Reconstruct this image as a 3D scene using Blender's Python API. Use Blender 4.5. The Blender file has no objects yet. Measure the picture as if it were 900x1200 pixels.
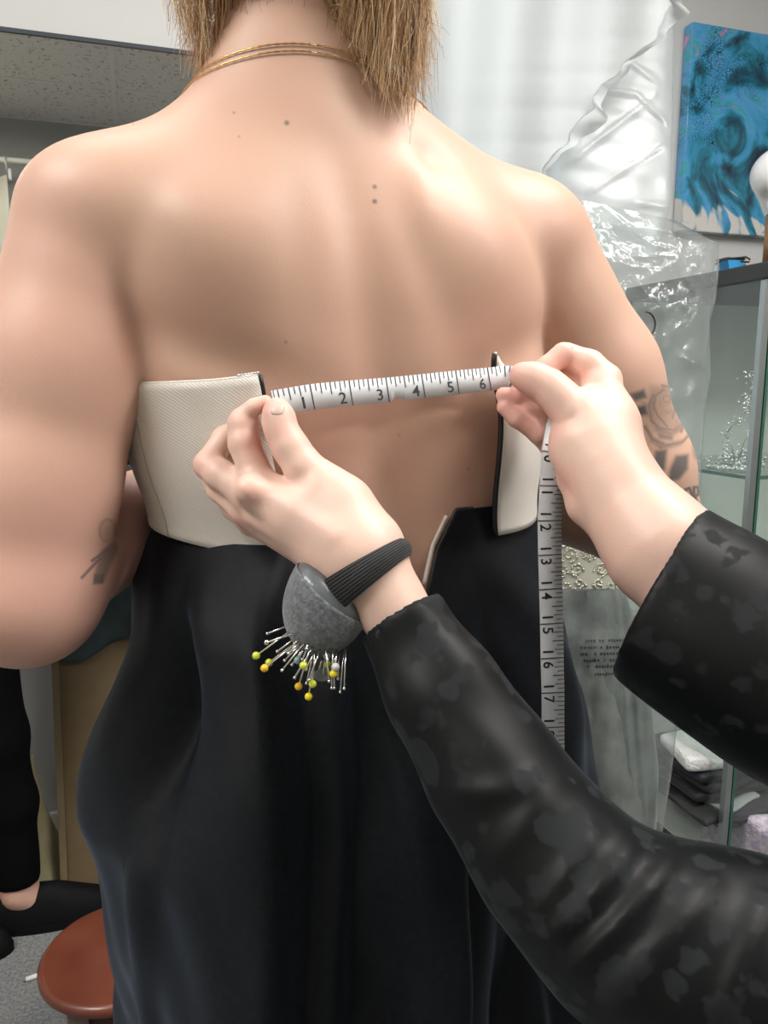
import bpy, bmesh, math, random
import numpy as np
from mathutils import Vector, Matrix
from mathutils.bvhtree import BVHTree

# ------------------------------------------------------------------ camera, world, lights, exposure
C = bpy.context.scene.collection
SC = bpy.context.scene
TILT = math.radians(9.5)
CT, ST = math.cos(TILT), math.sin(TILT)
CAMZ = 1.22
F = 900.0
cam_d = bpy.data.cameras.new('camera')
cam_d.sensor_fit = 'VERTICAL'; cam_d.sensor_height = 36.0; cam_d.lens = 27.0
cam_d.clip_start = 0.02
cam = bpy.data.objects.new('camera', cam_d); C.objects.link(cam)
cam.location = (0, 0, CAMZ); cam.rotation_euler = (math.pi/2 - TILT, 0, 0)
SC.camera = cam
SC.view_settings.view_transform = 'Standard'; SC.view_settings.look = 'None'
SC.view_settings.gamma = 1.0; SC.view_settings.use_curve_mapping = False
SC.view_settings.exposure = 0.36
SC.cycles.max_bounces = 10; SC.cycles.transparent_max_bounces = 16
SC.cycles.caustics_reflective = False; SC.cycles.caustics_refractive = False
SC.cycles.sample_clamp_indirect = 6.0

world = bpy.data.worlds.new('daylight'); SC.world = world
world.use_nodes = True
wn = world.node_tree.nodes['Background']
wn.inputs[0].default_value = (0.86, 0.93, 1.0, 1); wn.inputs[1].default_value = .9

# room axes: u runs along the front wall, n points from the front wall into the room
ANG = math.radians(18.0)
U = np.array([math.cos(ANG), math.sin(ANG), 0.0]); N = np.array([math.sin(ANG), -math.cos(ANG), 0.0])
A0 = np.array([-0.925, 1.85, 0.0])
CEIL = 2.75
def RW(a, b, z=0.0): return A0 + U*a + N*b + np.array([0, 0, z])

def area_light(name, loc, size, power, color, rot=(0, 0, 0)):
    l = bpy.data.lights.new(name, 'AREA'); l.shape = 'RECTANGLE'; l.size, l.size_y = size
    l.energy = power; l.color = color
    o = bpy.data.objects.new(name, l); C.objects.link(o); o.location = tuple(loc); o.rotation_euler = rot
    return o
LAMPS = [(1.30, 1.85, 0.6, 1.2), (-0.90, 1.85, 0.6, 1.2), (0.45, 0.95, 1.2, 0.6), (2.35, 2.85, 0.6, 0.6)]  # last panel is an unseen helper, placed to brighten the cabinet inside
for (a, b, sx, sy), pw in zip(LAMPS, (27, 28, 5, 36)):
    area_light('ceiling_lamp_light', RW(a, b, CEIL - 0.075), (sx, sy), pw, (1.0, 0.975, 0.945), (0, 0, ANG))
# daylight through the front window
area_light('window_daylight', RW(1.0, -0.25, 1.7), (1.3, 1.5), 4, (0.85, 0.93, 1.0), (math.pi/2, 0, ANG + math.pi))

# ------------------------------------------------------------------ helpers
def P(px, py, d):
    """point at photo pixel px,py and distance d along the optical axis"""
    px = np.asarray(px, float); py = np.asarray(py, float); d = np.asarray(d, float)
    x = (px - 450)/F*d; y = -(py - 600)/F*d
    return np.stack(np.broadcast_arrays(x, d*CT + y*ST, CAMZ - d*ST + y*CT), -1)
def ray(px, py):
    return P(px, py, 1.0) - np.array([0, 0, CAMZ])
def on_z(px, py, z):
    r = ray(px, py); t = (z - CAMZ)/r[2]; return np.array([0, 0, CAMZ]) + r*t
def on_wall(px, py, b=0.0):
    r = ray(px, py); o = np.array([0, 0, CAMZ]); q = A0 + N*b
    t = np.dot(q - o, N)/np.dot(r, N); return o + r*t
def room_ab(p):
    v = np.asarray(p) - A0; return float(np.dot(v, U)), float(np.dot(v, N))

def new_mesh(name, verts, faces, smooth=True):
    me = bpy.data.meshes.new(name)
    verts = np.asarray(verts, np.float32)
    if isinstance(faces, np.ndarray) and faces.ndim == 2:
        k = faces.shape[1]; nf = len(faces)
        me.vertices.add(len(verts)); me.vertices.foreach_set('co', verts.ravel())
        me.loops.add(nf*k); me.loops.foreach_set('vertex_index', faces.astype(np.int32).ravel())
        me.polygons.add(nf); me.polygons.foreach_set('loop_start', np.arange(0, nf*k, k, dtype=np.int32))
        me.update(calc_edges=True); me.validate()
    else:
        me.from_pydata(verts.tolist(), [], [list(map(int, f)) for f in faces]); me.update()
    me.polygons.foreach_set('use_smooth', np.full(len(me.polygons), smooth, bool))
    return me
def tag(o, label=None, cat=None, group=None, kind=None):
    if label: o['label'] = label
    if cat: o['category'] = cat
    if group: o['group'] = group
    if kind: o['kind'] = kind
    return o
def link(name, me, m=None, parent=None):
    o = bpy.data.objects.new(name, me); C.objects.link(o)
    if m is not None and hasattr(me, 'materials') and len(me.materials) == 0: me.materials.append(m)
    if parent is not None: o.parent = parent; o.matrix_parent_inverse = world_inv(parent)
    return o
def world_mat(o):
    m = o.matrix_basis.copy()
    return (world_mat(o.parent) @ o.matrix_parent_inverse @ m) if o.parent else m
def world_inv(o): return world_mat(o).inverted()
def thing(name, loc, label, cat, group=None):
    o = bpy.data.objects.new(name, None); C.objects.link(o); o.empty_display_size = 0.05
    o.location = tuple(float(c) for c in loc)
    return tag(o, label, cat, group)

class MB:
    """collects simple shapes and links them as one mesh"""
    def __init__(s): s.v = []; s.f = []; s.sm = []
    def add(s, v, f, smooth=False):
        o = len(s.v); s.v += [tuple(map(float, p)) for p in v]; s.f += [tuple(int(i)+o for i in q) for q in f]; s.sm += [smooth]*len(f); return s
    def box(s, c, ax, ay, az, h, bevel=0):
        c = np.asarray(c, float); ax, ay, az = [np.asarray(q, float) for q in (ax, ay, az)]
        vs = [c + ax*h[0]*i + ay*h[1]*j + az*h[2]*k for k in (-1, 1) for j in (-1, 1) for i in (-1, 1)]
        return s.add(vs, [(0, 2, 3, 1), (4, 5, 7, 6), (0, 1, 5, 4), (2, 6, 7, 3), (0, 4, 6, 2), (1, 3, 7, 5)])
    def rbox(s, a0, a1, b0, b1, z0, z1):
        return s.box(RW((a0+a1)/2, (b0+b1)/2, (z0+z1)/2), U, N, (0, 0, 1), ((a1-a0)/2, (b1-b0)/2, (z1-z0)/2))
    def tube(s, pts, rad, n=8, caps=True):
        pts = [np.asarray(p, float) for p in pts]; m = len(pts)
        rad = [rad]*m if np.isscalar(rad) else rad
        vs = []; up = None
        for i, p in enumerate(pts):
            t = pts[min(i+1, m-1)] - pts[max(i-1, 0)]; t = t/(np.linalg.norm(t)+1e-12)
            if up is None: up = np.array([0, 0, 1.0]) if abs(t[2]) < 0.9 else np.array([1.0, 0, 0])
            a = np.cross(t, up); a /= np.linalg.norm(a)+1e-12; b = np.cross(a, t); up = b
            for k in range(n):
                w = 2*math.pi*k/n; vs.append(p + (a*math.cos(w) + b*math.sin(w))*rad[i])
        fs = [(i*n+k, i*n+(k+1) % n, (i+1)*n+(k+1) % n, (i+1)*n+k) for i in range(m-1) for k in range(n)]
        if caps: fs += [tuple(range(n))[::-1], tuple((m-1)*n+k for k in range(n))]
        return s.add(vs, fs, True)
    def ball(s, c, r, n=8, rings=6, squash=(1, 1, 1)):
        c = np.asarray(c, float); vs = [c + np.array([0, 0, r*squash[2]])]; fs = []
        for i in range(1, rings):
            t = math.pi*i/rings
            for k in range(n):
                w = 2*math.pi*k/n
                vs.append(c + r*np.array([math.sin(t)*math.cos(w)*squash[0], math.sin(t)*math.sin(w)*squash[1], math.cos(t)*squash[2]]))
        vs.append(c - np.array([0, 0, r*squash[2]])); L = len(vs)-1
        for k in range(n): fs.append((0, 1+k, 1+(k+1) % n)); fs.append((L, L-n+(k+1) % n, L-n+k))
        for i in range(rings-2):
            for k in range(n): fs.append((1+i*n+k, 1+(i+1)*n+k, 1+(i+1)*n+(k+1) % n, 1+i*n+(k+1) % n))
        return s.add(vs, fs, True)
    def grid(s, Pn, closed=False):
        r, c = Pn.shape[:2]; vs = Pn.reshape(-1, 3); fs = []
        for i in range(r-1):
            for j in range(c if closed else c-1): fs.append((i*c+j, i*c+(j+1) % c, (i+1)*c+(j+1) % c, (i+1)*c+j))
        return s.add(vs, fs, True)
    def build(s, name, m, parent=None, bevel=0, solid=0, subdiv=0, offset=0):
        me = bpy.data.meshes.new(name); me.from_pydata(s.v, [], s.f); me.update()
        me.polygons.foreach_set('use_smooth', np.array(s.sm, bool))
        o = link(name, me, m, parent)
        if solid:
            q = o.modifiers.new('solid', 'SOLIDIFY'); q.thickness = solid; q.offset = offset
        if bevel:
            q = o.modifiers.new('bevel', 'BEVEL'); q.width = bevel; q.segments = 2; q.limit_method = 'ANGLE'
        if subdiv:
            q = o.modifiers.new('sub', 'SUBSURF'); q.levels = q.render_levels = subdiv
        return o

# ---- signed distance sculpting -> one continuous surface
def smin(a, b, k):
    h = np.clip(0.5 + 0.5*(b - a)/k, 0, 1)
    return b + (a - b)*h - k*h*(1 - h)
def smax(a, b, k): return -smin(-a, -b, k)
def cone(p, a, b, ra, rb):
    a = np.asarray(a, float); b = np.asarray(b, float); ab = b - a
    t = np.clip(((p - a) @ ab)/(ab @ ab), 0, 1)
    return np.linalg.norm(p - a - t[:, None]*ab, axis=1) - (ra + (rb - ra)*t)
def ell(p, c, r, R=None):
    q = p - np.asarray(c, float)
    if R is not None: q = q @ R
    r = np.asarray(r, float)
    k0 = np.linalg.norm(q/r, axis=1); k1 = np.linalg.norm(q/(r*r), axis=1) + 1e-9
    return k0*(k0 - 1)/k1
def chain(p, pts, k):
    d = None
    for (a, ra), (b, rb) in zip(pts[:-1], pts[1:]):
        e = cone(p, a, b, ra, rb); d = e if d is None else smin(d, e, k)
    return d
EDG = [(0, 1), (2, 3), (4, 5), (6, 7), (0, 2), (1, 3), (4, 6), (5, 7), (0, 4), (1, 5), (2, 6), (3, 7)]
def sdf_mesh(f, lo, hi, h, relax=1):
    lo = np.asarray(lo, float); B = 8
    nb = np.ceil((np.asarray(hi, float) - lo)/h/B).astype(int); n = nb*B
    bc = np.stack(np.meshgrid(*[(np.arange(q)*B + (B-1)/2)*h for q in nb], indexing='ij'), -1).reshape(-1, 3) + lo
    fb = f(bc); act = np.abs(fb) < B*h*0.87*1.5 + 2*h
    G = np.repeat(np.repeat(np.repeat(fb.reshape(nb).astype(np.float32), B, 0), B, 1), B, 2)
    off = np.stack(np.meshgrid(*[np.arange(B)]*3, indexing='ij'), -1).reshape(-1, 3)
    bi = np.stack(np.unravel_index(np.nonzero(act)[0], nb), -1)
    for s in range(0, len(bi), 700):
        ijk = (bi[s:s+700, None, :]*B + off[None]).reshape(-1, 3)
        G[ijk[:, 0], ijk[:, 1], ijk[:, 2]] = f(lo + ijk*h)
    S = G < 0
    cs = [(i, j, k) for k in (0, 1) for j in (0, 1) for i in (0, 1)]
    sl = lambda A, c: A[c[0]:n[0]-1+c[0], c[1]:n[1]-1+c[1], c[2]:n[2]-1+c[2]]
    cnt = np.zeros(n-1, np.int8)
    for c in cs: cnt += sl(S, c)
    mix = np.stack(np.nonzero((cnt > 0) & (cnt < 8)), -1)
    V = np.stack([G[mix[:, 0]+c[0], mix[:, 1]+c[1], mix[:, 2]+c[2]] for c in cs], -1)
    acc = np.zeros((len(mix), 3)); num = np.zeros(len(mix))
    for a, b in EDG:
        m = (V[:, a] < 0) != (V[:, b] < 0); t = V[m, a]/(V[m, a] - V[m, b])
        ca, cb = np.array(cs[a], float), np.array(cs[b], float)
        acc[m] += ca + (cb - ca)*t[:, None]; num[m] += 1
    verts = lo + h*(mix + acc/num[:, None])
    idx = np.full(n-1, -1, np.int32); idx[mix[:, 0], mix[:, 1], mix[:, 2]] = np.arange(len(mix))
    quads = []
    for ax in range(3):
        o1, o2 = [(1, 2), (2, 0), (0, 1)][ax]
        a = [slice(1, n[i]-1) for i in range(3)]; b = list(a); b[ax] = slice(2, n[ax])
        d = S[tuple(a)] != S[tuple(b)]
        e = np.stack(np.nonzero(d), -1) + 1
        q = []
        for (s1, s2) in ((0, 0), (-1, 0), (-1, -1), (0, -1)):
            g = e.copy(); g[:, o1] += s1; g[:, o2] += s2
            q.append(idx[g[:, 0], g[:, 1], g[:, 2]])
        q = np.stack(q, -1); ins = S[e[:, 0], e[:, 1], e[:, 2]]
        q[~ins] = q[~ins][:, ::-1]
        quads.append(q)
    quads = np.concatenate(quads); quads = quads[(quads >= 0).all(1)]
    for _ in range(relax):                      # light smoothing
        s = np.zeros_like(verts); w = np.zeros(len(verts))
        for i in range(4):
            np.add.at(s, quads[:, i], verts[quads[:, (i+1) % 4]]); np.add.at(w, quads[:, i], 1)
            np.add.at(s, quads[:, i], verts[quads[:, i-1]]); np.add.at(w, quads[:, i], 1)
        verts = verts*0.5 + 0.5*s/np.maximum(w, 1)[:, None]
    return verts, quads
def largest(v, q):
    lab = np.arange(len(v))
    while True:
        m = lab[q].min(1); new = lab.copy(); np.minimum.at(new, q.ravel(), np.repeat(m, 4)); new = new[new]
        if (new == lab).all(): break
        lab = new
    ids, cnt = np.unique(lab, return_counts=True); keep = lab == ids[cnt.argmax()]
    mp = np.cumsum(keep) - 1; q = q[keep[q].all(1)]; return v[keep], mp[q]
def merge(parts):
    vs, fs, o = [], [], 0
    for v, f in parts: vs.append(v); fs.append(f + o); o += len(v)
    return np.concatenate(vs), np.concatenate(fs)
def smooth01(x, a, b):
    t = np.clip((x - a)/(b - a), 0, 1); return t*t*(3 - 2*t)
def fattr(me, name, data):
    at = me.attributes.new(name, 'FLOAT', 'POINT'); at.data.foreach_set('value', np.asarray(data, np.float32))

# ---- materials
def nodes_of(m): return m.node_tree.nodes, m.node_tree.links
def mat(name, color, rough=0.5, metal=0.0, noise=None, bump=None, spec=None, sheen=None, emit=None, sss=None, coat=None):
    """noise = (scale, second colour, detail, lo, hi); bump = (scale, strength, distance)"""
    m = bpy.data.materials.new(name); m.use_nodes = True
    nt, ln = nodes_of(m); b = nt['Principled BSDF']
    b.inputs['Base Color'].default_value = (*color, 1); b.inputs['Roughness'].default_value = rough; b.inputs['Metallic'].default_value = metal
    if spec is not None: b.inputs['Specular IOR Level'].default_value = spec
    if sheen: b.inputs['Sheen Weight'].default_value = sheen[0]; b.inputs['Sheen Roughness'].default_value = sheen[1]; b.inputs['Sheen Tint'].default_value = (*sheen[2], 1)
    if emit: b.inputs['Emission Color'].default_value = (*emit[0], 1); b.inputs['Emission Strength'].default_value = emit[1]
    if sss: b.inputs['Subsurface Weight'].default_value = sss[0]; b.inputs['Subsurface Radius'].default_value = (1, 0.4, 0.2); b.inputs['Subsurface Scale'].default_value = sss[1]
    if coat: b.inputs['Coat Weight'].default_value = coat[0]; b.inputs['Coat Roughness'].default_value = coat[1]
    tc = nt.new('ShaderNodeTexCoord')
    if noise:
        n = nt.new('ShaderNodeTexNoise'); n.inputs['Scale'].default_value = noise[0]; n.inputs['Detail'].default_value = noise[2]
        ln.new(tc.outputs['Object'], n.inputs['Vector'])
        r = nt.new('ShaderNodeValToRGB'); r.color_ramp.elements[0].position = noise[3]; r.color_ramp.elements[1].position = noise[4]
        r.color_ramp.elements[0].color = (*color, 1); r.color_ramp.elements[1].color = (*noise[1], 1)
        ln.new(n.outputs['Fac'], r.inputs['Fac']); ln.new(r.outputs['Color'], b.inputs['Base Color'])
    if bump:
        n2 = nt.new('ShaderNodeTexNoise'); n2.inputs['Scale'].default_value = bump[0]; n2.inputs['Detail'].default_value = 4
        ln.new(tc.outputs['Object'], n2.inputs['Vector'])
        bp = nt.new('ShaderNodeBump'); bp.inputs['Strength'].default_value = bump[1]; bp.inputs['Distance'].default_value = bump[2]
        ln.new(n2.outputs['Fac'], bp.inputs['Height']); ln.new(bp.outputs['Normal'], b.inputs['Normal'])
    return m
def clear_mat(name, tint, haze, rough, bump=None, refl=0.5):
    """thin clear sheet: see-through, with a little white haze and mirror glints"""
    m = bpy.data.materials.new(name); m.use_nodes = True; nt, ln = nodes_of(m)
    nt.remove(nt['Principled BSDF']); out = nt['Material Output']
    tr = nt.new('ShaderNodeBsdfTransparent'); tr.inputs[0].default_value = (*tint, 1)
    df = nt.new('ShaderNodeBsdfDiffuse'); df.inputs[0].default_value = (0.67, 0.695, 0.70, 1)
    tl = nt.new('ShaderNodeBsdfTranslucent'); tl.inputs[0].default_value = (0.67, 0.695, 0.70, 1)
    gl = nt.new('ShaderNodeBsdfGlossy'); gl.inputs['Roughness'].default_value = rough
    a = nt.new('ShaderNodeAddShader'); mx1 = nt.new('ShaderNodeMixShader'); mx2 = nt.new('ShaderNodeMixShader'); mx0 = nt.new('ShaderNodeMixShader')
    mx0.inputs[0].default_value = 0.5; ln.new(df.outputs[0], mx0.inputs[1]); ln.new(tl.outputs[0], mx0.inputs[2])
    mx1.inputs[0].default_value = haze; ln.new(tr.outputs[0], mx1.inputs[1]); ln.new(mx0.outputs[0], mx1.inputs[2])
    fr = nt.new('ShaderNodeLayerWeight'); fr.inputs[0].default_value = 0.5
    pw = nt.new('ShaderNodeMath'); pw.operation = 'POWER'; pw.inputs[1].default_value = 4.0; ln.new(fr.outputs['Facing'], pw.inputs[0])
    mu = nt.new('ShaderNodeMath'); mu.operation = 'MULTIPLY_ADD'; mu.inputs[1].default_value = .9*min(1, refl*1.4); mu.inputs[2].default_value = .09*refl; mu.use_clamp = True
    ln.new(pw.outputs[0], mu.inputs[0]); ln.new(mu.outputs[0], mx2.inputs[0])
    ln.new(mx1.outputs[0], mx2.inputs[1]); ln.new(gl.outputs[0], mx2.inputs[2]); ln.new(mx2.outputs[0], out.inputs[0])
    nt.remove(a)
    if bump:
        tc = nt.new('ShaderNodeTexCoord'); n2 = nt.new('ShaderNodeTexNoise'); n2.inputs['Scale'].default_value = bump[0]; n2.inputs['Detail'].default_value = 3
        n2.inputs['Distortion'].default_value = 1.0
        ln.new(tc.outputs['Object'], n2.inputs['Vector'])
        bp = nt.new('ShaderNodeBump'); bp.inputs['Strength'].default_value = bump[1]; bp.inputs['Distance'].default_value = bump[2]
        ln.new(n2.outputs['Fac'], bp.inputs['Height'])
        for q in (gl, fr): ln.new(bp.outputs['Normal'], q.inputs['Normal'])
    return m
def skin_mat(name, base, pink, ink=(0.07, 0.085, 0.09), rough=0.45):
    m = mat(name, base, rough, noise=None, sss=(0.12, 0.006), spec=0.35); nt, ln = nodes_of(m); b = nt['Principled BSDF']
    tc = nt.new('ShaderNodeTexCoord')
    n = nt.new('ShaderNodeTexNoise'); n.inputs['Scale'].default_value = 14; n.inputs['Detail'].default_value = 6
    ln.new(tc.outputs['Object'], n.inputs['Vector'])
    r = nt.new('ShaderNodeValToRGB'); r.color_ramp.elements[0].position = 0.35; r.color_ramp.elements[1].position = 0.7
    r.color_ramp.elements[0].color = (*base, 1); r.color_ramp.elements[1].color = (*[0.75*x+0.25*y for x, y in zip(base, pink)], 1)
    ln.new(n.outputs['Fac'], r.inputs['Fac'])
    def mix(fac_attr, col_in, col2):
        at = nt.new('ShaderNodeAttribute'); at.attribute_name = fac_attr
        mx = nt.new('ShaderNodeMix'); mx.data_type = 'RGBA'; ln.new(at.outputs['Fac'], mx.inputs[0]); ln.new(col_in, mx.inputs[6])
        mx.inputs[7].default_value = (*col2, 1); return mx.outputs[2]
    c = mix('flush', r.outputs['Color'], pink); c = mix('ink', c, ink)
    ln.new(c, b.inputs['Base Color'])
    n2 = nt.new('ShaderNodeTexVoronoi'); n2.inputs['Scale'].default_value = 900
    ln.new(tc.outputs['Object'], n2.inputs['Vector'])
    bp = nt.new('ShaderNodeBump'); bp.inputs['Strength'].default_value = 0.12; bp.inputs['Distance'].default_value = 0.0004
    ln.new(n2.outputs['Distance'], bp.inputs['Height']); ln.new(bp.outputs['Normal'], b.inputs['Normal'])
    return m
def weave(m, scale, strength, dist, rot=0.0, chev=False):
    """fine woven ribs as relief"""
    nt, ln = nodes_of(m); b = nt['Principled BSDF']; tc = nt.new('ShaderNodeTexCoord')
    mp = nt.new('ShaderNodeMapping'); mp.inputs['Rotation'].default_value = (0, rot, rot)
    ln.new(tc.outputs['Object'], mp.inputs['Vector'])
    w = nt.new('ShaderNodeTexWave'); w.inputs['Scale'].default_value = scale; w.inputs['Distortion'].default_value = 0.6; w.inputs['Detail'].default_value = 1
    w.bands_direction = 'DIAGONAL' if chev else 'X'
    ln.new(mp.outputs[0], w.inputs['Vector'])
    bp = nt.new('ShaderNodeBump'); bp.inputs['Strength'].default_value = strength; bp.inputs['Distance'].default_value = dist
    ln.new(w.outputs['Fac'], bp.inputs['Height']); ln.new(bp.outputs['Normal'], b.inputs['Normal'])
    return m
rng = np.random.default_rng(7); random.seed(7)

# ------------------------------------------------------------------ the setting
M_wall = mat('wall_paint', (0.56, 0.56, 0.55), 0.7, noise=(3, (0.53, 0.53, 0.52), 3, 0.4, 0.7), bump=(250, 0.08, 0.001))
M_ceil = mat('ceiling_tile', (0.62, 0.60, 0.56), 0.9, bump=(90, 0.3, 0.003))
nt, ln = nodes_of(M_ceil); b_ = nt['Principled BSDF']; tc_ = nt.new('ShaderNodeTexCoord')
vo = nt.new('ShaderNodeTexNoise'); vo.inputs['Scale'].default_value = 60; vo.inputs['Detail'].default_value = 2; ln.new(tc_.outputs['Object'], vo.inputs['Vector'])
rp = nt.new('ShaderNodeValToRGB'); rp.color_ramp.elements[0].position = 0.34; rp.color_ramp.elements[1].position = 0.40
rp.color_ramp.elements[0].color = (0.27, 0.25, 0.22, 1); rp.color_ramp.elements[1].color = (0.62, 0.60, 0.56, 1)
ln.new(vo.outputs['Fac'], rp.inputs['Fac']); ln.new(rp.outputs['Color'], b_.inputs['Base Color'])
M_carpet = mat('carpet', (0.14, 0.145, 0.15), 0.95, noise=(160, (0.27, 0.275, 0.27), 5, 0.35, 0.65), bump=(420, 0.8, 0.004))
M_white = mat('white_trim', (0.8, 0.8, 0.79), 0.45, bump=(60, 0.03, 0.001))
M_grid = mat('ceiling_grid', (0.6, 0.6, 0.58), 0.5)
def structure(o): o['kind'] = 'structure'; return o
aL, aR, bB = -1.5, 3.3, 3.25
W0a = room_ab(on_wall(236, 66))[0] + .05; W1a = room_ab(on_wall(655, 100))[0]; Wz0, Wz1 = 0.85, 2.5      # window opening
fl = structure(MB().rbox(aL-.2, aR+.2, -.2, bB+.2, -.1, 0).build('floor', M_carpet))
wf = MB()
wf.rbox(aL, W0a, -.12, 0, 0, CEIL); wf.rbox(W1a, aR, -.12, 0, 0, CEIL); wf.rbox(W0a, W1a, -.12, 0, 0, Wz0); wf.rbox(W0a, W1a, -.12, 0, Wz1, CEIL)
structure(wf.build('wall_front', M_wall))
structure(MB().rbox(aL-.12, aL, -.12, bB+.12, 0, CEIL).build('wall_left', M_wall))
M_wall2 = mat('low_bounce_wall_grey', (0.30, 0.295, 0.275), 0.75, noise=(3, (0.27, 0.265, 0.25), 3, 0.4, 0.7), bump=(250, 0.08, 0.001))  # wall tone darkened on purpose to cut light bounced onto the customer
structure(MB().rbox(aR, aR+.12, -.12, bB+.12, 0, CEIL).build('wall_right', M_wall2))
structure(MB().rbox(aL, aR, bB, bB+.12, 0, CEIL).build('wall_back', M_wall2))
structure(MB().rbox(aL, aR, 0, .014, 0, .11).build('baseboard_front', M_white, bevel=.003))
# ceiling: a slab above, mineral tiles and grid bars below it
cs_ = structure(MB().rbox(aL-.12, aR+.12, -.12, bB+.12, CEIL+.02, CEIL+.1).build('ceiling', M_wall))
TL = 0.61
lamp_spots = LAMPS
def in_lamp(a0, a1, b0, b1):
    return any(a0 < a+sx/2-.02 and a1 > a-sx/2+.02 and b0 < b+sy/2-.02 and b1 > b-sy/2+.02 for a, b, sx, sy in lamp_spots)
na, nb_ = int(round((aR-aL)/TL)), int(round((bB)/TL))
ta, tb = (aR-aL)/na, bB/nb_
tile_me = None
for i in range(na):
    for j in range(nb_):
        if tile_me is None:
            hx, hy = ta/2-.012, tb/2-.012
            tile_me = MB().box((0, 0, 0), (1, 0, 0), (0, 1, 0), (0, 0, 1), (hx, hy, .009)).build('tile', M_ceil, cs_); o = tile_me; tile_me = o.data
        else:
            o = link('tile', tile_me, None, cs_)
        o.location = tuple(RW(aL+(i+.5)*ta, (j+.5)*tb, CEIL+.009)); o.rotation_euler = (0, 0, ANG)
g = MB()
for i in range(na+1): g.rbox(aL+i*ta-.012, aL+i*ta+.012, 0, bB, CEIL-.004, CEIL+.004)
for j in range(nb_+1): g.rbox(aL, aR, j*tb-.012, j*tb+.012, CEIL-.0035, CEIL+.0045)
g.build('grid_bars', M_grid, cs_)
M_lampf = mat('lamp_frame', (0.75, 0.75, 0.74), 0.4); M_lampd = mat('lamp_diffuser', (0.9, 0.9, 0.9), 0.5, emit=((1, 0.96, 0.9), 2.5))
for k, (a, b, sx, sy) in enumerate(LAMPS):
    t = thing('ceiling_light', RW(a, b, CEIL), ['flat white panel lamp on the ceiling above the seamstress', 'flat white panel lamp on the ceiling above the bent helper',
        'flat white panel lamp on the ceiling in front of the window', 'unseen square panel lamp on the ceiling placed to brighten the glass cabinet'][k], 'lamp')
    MB().rbox(a-sx/2-.02, a+sx/2+.02, b-sy/2-.02, b+sy/2+.02, CEIL-.05, CEIL-.004).build('frame', M_lampf, t, bevel=.004)
    MB().rbox(a-sx/2, a+sx/2, b-sy/2, b+sy/2, CEIL-.06, CEIL-.05).build('diffuser', M_lampd, t)
# window behind the sheer curtain
win = structure(thing('window_1', RW(W0a, 0, Wz0), None, None))
m_ = MB()
for (a0, a1, z0, z1) in ((W0a, W1a, Wz0, Wz0+.05), (W0a, W1a, Wz1-.05, Wz1), (W0a, W0a+.05, Wz0, Wz1), (W1a-.05, W1a, Wz0, Wz1), (1.0, 1.04, Wz0, Wz1)): m_.rbox(a0, a1, -.09, -.04, z0, z1)
m_.build('window_frame', M_white, win, bevel=.004)
M_glass = clear_mat('window_glass', (0.97, 0.99, 0.98), 0.0, 0.02, refl=.5)
MB().rbox(W0a+.05, W1a-.05, -.067, -.063, Wz0+.05, Wz1-.05).build('pane', M_glass, win)
MB().rbox(W0a-.05, W1a+.05, -.02, .05, Wz0-.03, Wz0).build('window_sill', M_white, win, bevel=.005)

# mirror on the front wall
mt_ = on_wall(0, 35, .035); mr_ = on_wall(236, 66, .035)
am1 = room_ab(mr_)[0]; am0 = -1.35; zt = (mt_[2]+mr_[2])/2
mir = thing('wall_mirror', RW((am0+am1)/2, .02, .75), 'large frameless wall mirror with a thin dark top edge showing the speckled ceiling', 'mirror')
M_mir = mat('mirror_silver', (0.80, 0.81, 0.80), 0.015, 1.0); M_edge = mat('mirror_edge', (0.03, 0.04, 0.05), 0.3)
MB().rbox(am0, am1, .018, .03, .78, zt).build('mirror_glass', M_mir, mir)
m_ = MB(); m_.rbox(am0, am1, .012, .034, zt, zt+.009); m_.rbox(am1, am1+.006, .012, .034, .62, zt+.009); m_.rbox(am0, am1, .012, .034, .772, .78)
m_.build('edge_strip', M_edge, mir)
MB().rbox(am0, am1, .0, .018, .78, zt).build('backing', M_edge, mir)

# ------------------------------------------------------------------ the customer (local frame: x to her right as seen, y forward, z up)
O3 = P(447, 462, .53); FW = -N
def L2W(q):
    q = np.asarray(q, float); return np.array([O3[0], O3[1], 0]) + q[..., :1]*U + q[..., 1:2]*FW + q[..., 2:3]*np.array([0, 0, 1.0])
def W2L(p):
    v = np.asarray(p, float) - np.array([O3[0], O3[1], 0]); return np.stack([v @ U, v @ FW, v[..., 2]], -1)
TZ = np.array([0.60, 0.80, 0.95, 1.04, 1.10, 1.16, 1.21, 1.26, 1.30, 1.35, 1.385, 1.42, 1.46])
TCX = np.array([.03, .03, .030, .022, .014, .003, 0, -.008, -.014, -.022, -.028, -.034, -.036])
TCY = np.array([.12, .12, .115, .112, .112, .112, .112, .112, .112, .114, .114, .108, .10])
TA = np.array([.15, .175, .172, .157, .149, .152, .168, .176, .182, .168, .125, .075, .05])
TB = np.array([.12, .132, .13, .11, .104, .108, .114, .118, .119, .11, .092, .068, .05])
zz = np.linspace(TZ[0], TZ[-1], 200)
def sm_tab(t):
    v = np.interp(zz, TZ, t); k = np.ones(13)/13; vp = np.pad(v, 6, mode='edge'); return np.convolve(vp, k, 'valid')
TT = {k: sm_tab(t) for k, t in dict(cx=TCX, cy=TCY, a=TA, b=TB).items()}
def tab(z): return [np.interp(z, zz, TT[k]) for k in ('cx', 'cy', 'a', 'b')]
def gs(x, z, x0, z0, sx, sz, rot=0.0):
    dx, dz = x - x0, z - z0; c, s = math.cos(rot), math.sin(rot)
    return np.exp(-((dx*c + dz*s)/sx)**2 - ((-dx*s + dz*c)/sz)**2)
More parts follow.
